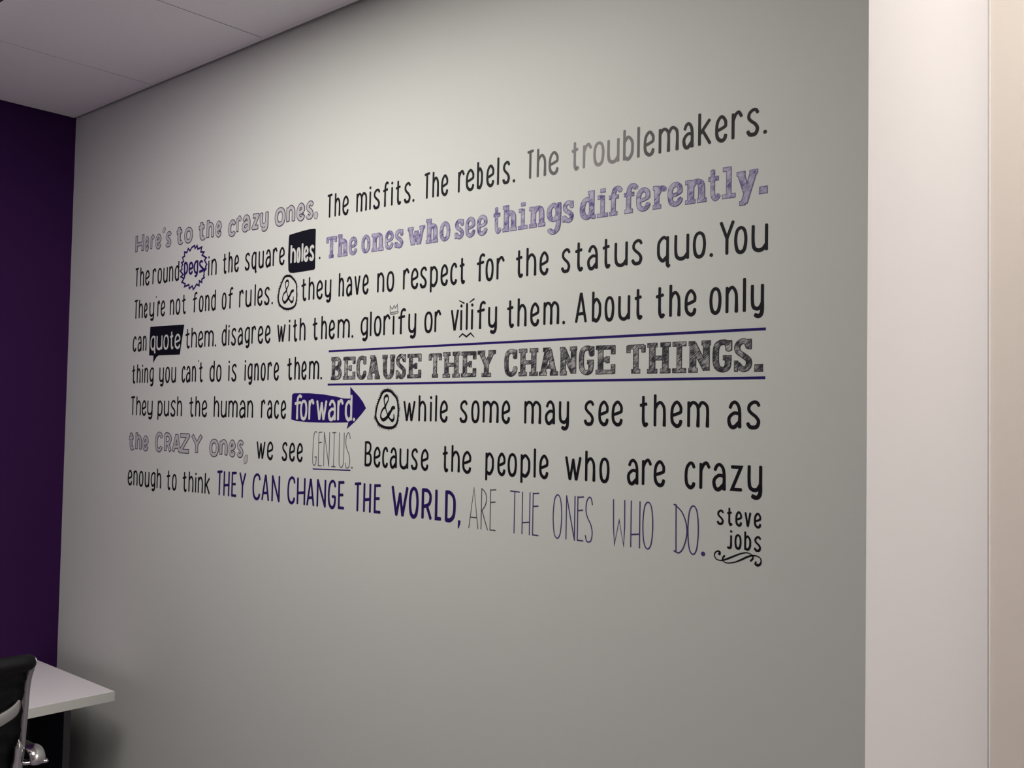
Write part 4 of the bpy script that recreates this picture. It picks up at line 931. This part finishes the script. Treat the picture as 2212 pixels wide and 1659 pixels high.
# ================================================================== DESK
DX, DZ, DY = -2.8448, 0.745, -0.068      # front edge, top height, end nearest the lettered wall
desk = empty('desk', (XL + 0.27, -0.9, 0))
tag(desk, 'white laminate desk along the purple wall with pale edge band', 'desk')
def dbox(name, x0, x1, y0, y1, z0, z1, m, bev=0.0, par=None):
    px, py = desk.location.x, desk.location.y
    return box(name, x0 - px, x1 - px, y0 - py, y1 - py, z0, z1, m, par or desk, bev)
dbox('desktop', XL + 0.002, DX - 0.0015, -2.0, DY - 0.0015, DZ - 0.0285, DZ, M_DESK, .0012)
tag(dbox('edge_band', DX - 0.0015, DX, -2.0, DY, DZ - 0.0285, DZ - 0.0008, M_EDGE), 'greyish white front edge band')
tag(dbox('edge_band', XL + 0.002, DX - 0.0015, DY - 0.0015, DY, DZ - 0.0285, DZ - 0.0008, M_EDGE), 'greyish white end edge band')
for y0 in (-0.093, -1.05, -2.0):
    leg = dbox('support_panel', XL + 0.002, -3.1195, y0, y0 + 0.0215, 0.0, DZ - 0.029, M_DARK)
    dbox('edge_strip', -3.1195, -3.118, y0, y0 + 0.0215, 0.0, DZ - 0.029, M_GREYEDGE, par=leg)
dbox('modesty_panel', XL + 0.004, XL + 0.022, -1.978, -0.093, 0.12, DZ - 0.029, M_DARK)

# ================================================================== CHAIR
# slung black leather between two polished aluminium rails, seen from behind; back towards the viewer
chair = empty('office_chair', (-2.66, -0.775, 0))
tag(chair, 'black leather office chair with polished aluminium frame, tucked in at the white desk', 'chair')
ox, oy = chair.location.x, chair.location.y
YR, YLft = -0.503, -1.035
def V(x, y, z): return Vector((x - ox, y - oy, z))
prof = [(-2.405, .984), (-2.432, .930), (-2.444, .840), (-2.456, .750), (-2.480, .660), (-2.510, .570), (-2.535, .490), (-2.580, .440), (-2.66, .425),
        (-2.78, .432), (-2.90, .447), (-2.97, .452)]
def rail_path(y): return catmull([V(a, y, b) for a, b in prof], 6)
for y in (YR, YLft):
    bm = bmesh.new(); sweep(bm, rail_path(y), .0095, .014, 12, up=Vector((1, 0, 0)))
    from_bm('side_rail', bm, M_CHROME2, chair, smooth=True)
# slung cover: back and seat in one strip with horizontal welts
bm = bmesh.new()
pth = catmull([Vector((a, 0, b)) for a, b in prof], 8)
ny = 14; grid = []
for i, p in enumerate(pth):
    t = (pth[min(i + 1, len(pth) - 1)] - pth[max(i - 1, 0)]).normalized()
    nrm = Vector((t.z, 0, -t.x))
    row = []
    for k in range(ny + 1):
        f = k / ny; y = YLft + 0.006 + (YR - YLft - 0.012) * f
        sag = math.sin(math.pi * f) * .016
        w = .0025 * math.cos(i * 2 * math.pi / 4)
        q = p - nrm * (sag * (1 if i < 60 else 1)) + nrm * w
        row.append((q, nrm, y))
    grid.append(row)
sides = []
for s_ in (-1, 1):
    sides.append([[bm.verts.new(V(q.x + nrm.x * .008 * s_, y, q.z + nrm.z * .008 * s_)) for q, nrm, y in row] for row in grid])
for sgrid in sides:
    for a, b in zip(sgrid, sgrid[1:]):
        for k in range(ny): bm.faces.new((a[k], a[k + 1], b[k + 1], b[k]))
A, B_ = sides
for k in range(ny):
    bm.faces.new((A[0][k], B_[0][k], B_[0][k + 1], A[0][k + 1])); bm.faces.new((A[-1][k], A[-1][k + 1], B_[-1][k + 1], B_[-1][k]))
for i in range(len(A) - 1):
    bm.faces.new((A[i][0], A[i + 1][0], B_[i + 1][0], B_[i][0])); bm.faces.new((A[i][ny], B_[i][ny], B_[i + 1][ny], A[i + 1][ny]))
from_bm('sling_cover', bm, M_LEATHER, chair, smooth=True)
# rolled top bar with its polished end caps
bm = bmesh.new()
R0 = .0205
YE = -.517
ys_ = [YLft - .016, YLft - .014, YLft - .006, YLft + .02, YE - .012, YE + .010, YE + .018, YE + .021]
rr = [.006, .013, .019, R0, R0, .0185, .013, .006]
sweep(bm, [V(-2.404, y, .984) for y in ys_], rr, rr, 20, up=Vector((0, 0, 1)))
top = from_bm('head_roll', bm, M_LEATHER, chair, smooth=True)
for y in (YLft - .017, YE + .0215):
    bm = bmesh.new()
    sgn = 1 if y > -0.7 else -1
    sweep(bm, [V(-2.404, y - sgn * .003, .984), V(-2.404, y, .984), V(-2.404, y + sgn * .0015, .984)], [.0110, .0100, .006], None, 16, up=Vector((0, 0, 1)))
    from_bm('end_cap', bm, M_CHROME, top, smooth=True)
# bowed spreader bars across the back and under the seat
def spreader(pts, rx, ry, name='spreader_bar'):
    bm = bmesh.new(); sweep(bm, catmull([V(*p) for p in pts], 8), rx, ry, 14, up=Vector((0, 0, 1)))
    return from_bm(name, bm, M_CHROME, chair, smooth=True)
ym = (YR + YLft) / 2
def bar(x, z, bow, drop, rx, ry):
    pts = []
    for f in (0, .04, .11, .22, .36, .5, .64, .78, .89, .96, 1):
        s_ = math.sin(math.pi * f) ** .55
        pts.append((x + bow * s_, YR - .004 + (YLft - YR + .008) * f, z - drop * s_))
    return spreader(pts, rx, ry)
bar(-2.448, .887, .062, .050, .007, .0165)
bar(-2.515, .640, .050, .030, .007, .018)
bar(-2.70, .420, .0, .055, .010, .016)
bar(-2.90, .440, .0, .050, .010, .016)
# brackets where the rails meet arms and lower spreader
for y, sg in ((YR, 1), (YLft, -1)):
    bm = bmesh.new()
    sweep(bm, catmull([V(-2.425, y - sg * .016, .800), V(-2.428, y - sg * .015, .778), V(-2.434, y - sg * .014, .750), V(-2.456, y - sg * .012, .690), V(-2.476, y - sg * .010, .640)], 6),
          [.002] * 2 + [.006] * 2 + [.0105] * 9 + [.013] * 12, [.002] * 2 + [.006] * 2 + [.0105] * 9 + [.013] * 12, 12, up=Vector((1, 0, 0)))
    from_bm('rail_bracket', bm, M_CHROME, chair, smooth=True)
    # arm: domed rear end, level top, down to the seat rail
    bm = bmesh.new()
    ya = y + sg * .028
    dome = catmull([V(-2.424, ya, .735), V(-2.419, ya, .744), V(-2.424, ya, .756), V(-2.438, ya, .7635), V(-2.455, ya, .765)], 5)
    nd = len(dome)
    sweep(bm, dome, [.0165 + .002 * min(1, i / 6) for i in range(nd)], [.0075] * nd, 16, up=Vector((1, 0, 0.01)))
    end = from_bm('arm_end', bm, M_CHROME, chair, smooth=True)
    bm = bmesh.new()
    P_ = catmull([V(-2.452, ya, .762), V(-2.50, ya, .762), V(-2.60, ya, .756), V(-2.70, ya, .744), V(-2.755, ya, .715), V(-2.755, ya, .62), V(-2.74, ya, .50), V(-2.72, ya - sg * .02, .432)], 6)
    n_ = len(P_)
    sweep(bm, P_, [.0165 if i < n_ * .5 else .011 for i in range(n_)], [.0072] * n_, 14, up=Vector((1, 0, 0.01)))
    arm = from_bm('armrest', bm, M_RUBBER, chair, smooth=True)
    bm = bmesh.new()
    sweep(bm, catmull([V(-2.456, y, .738), V(-2.446, y + sg * .010, .734), V(-2.440, y + sg * .022, .7345), V(-2.425, ya + sg * .017, .7355), V(-2.424, ya + sg * .023, .736)], 5),
          [.010] * 20 + [.006], [.0055] * 20 + [.003], 12, up=Vector((0, 0, 1)))
    from_bm('arm_flange', bm, M_CHROME, end, smooth=True)
# column and five-star base on castors
bm = bmesh.new(); sweep(bm, [V(-2.74, ym, .10), V(-2.74, ym, .24), V(-2.74, ym, .241), V(-2.74, ym, .375)], [.028, .028, .018, .018], None, 20, up=Vector((1, 0, 0)))
from_bm('gas_column', bm, M_RUBBER, chair, smooth=True)
bm = bmesh.new(); box_bm(bm, -2.92 - ox, -2.68 - ox, ym - .06 - oy, ym + .06 - oy, .362, .392, .008)
from_bm('tilt_housing', bm, M_RUBBER, chair)
for k in range(5):
    a = 2 * math.pi * k / 5 + .3
    d = Vector((math.cos(a), math.sin(a), 0)); c0 = V(-2.74, ym, 0)
    bm = bmesh.new()
    sweep(bm, [c0 + d * .02 + Vector((0, 0, .115)), c0 + d * .15 + Vector((0, 0, .10)), c0 + d * .29 + Vector((0, 0, .075))], [.022, .017, .012], [.018, .014, .010], 12)
    lg = from_bm('base_leg', bm, M_CHROME, chair, smooth=True)
    bm = bmesh.new(); s2 = d.cross(Vector((0, 0, 1))); c1 = c0 + d * .285
    sweep(bm, [c1 - s2 * .024 + Vector((0, 0, .028)), c1 - s2 * .020 + Vector((0, 0, .028)), c1 + s2 * .020 + Vector((0, 0, .028)), c1 + s2 * .024 + Vector((0, 0, .028))], [.022, .028, .028, .022], None, 18, up=Vector((0, 0, 1)))
    from_bm('castor', bm, M_RUBBER, lg, smooth=True)
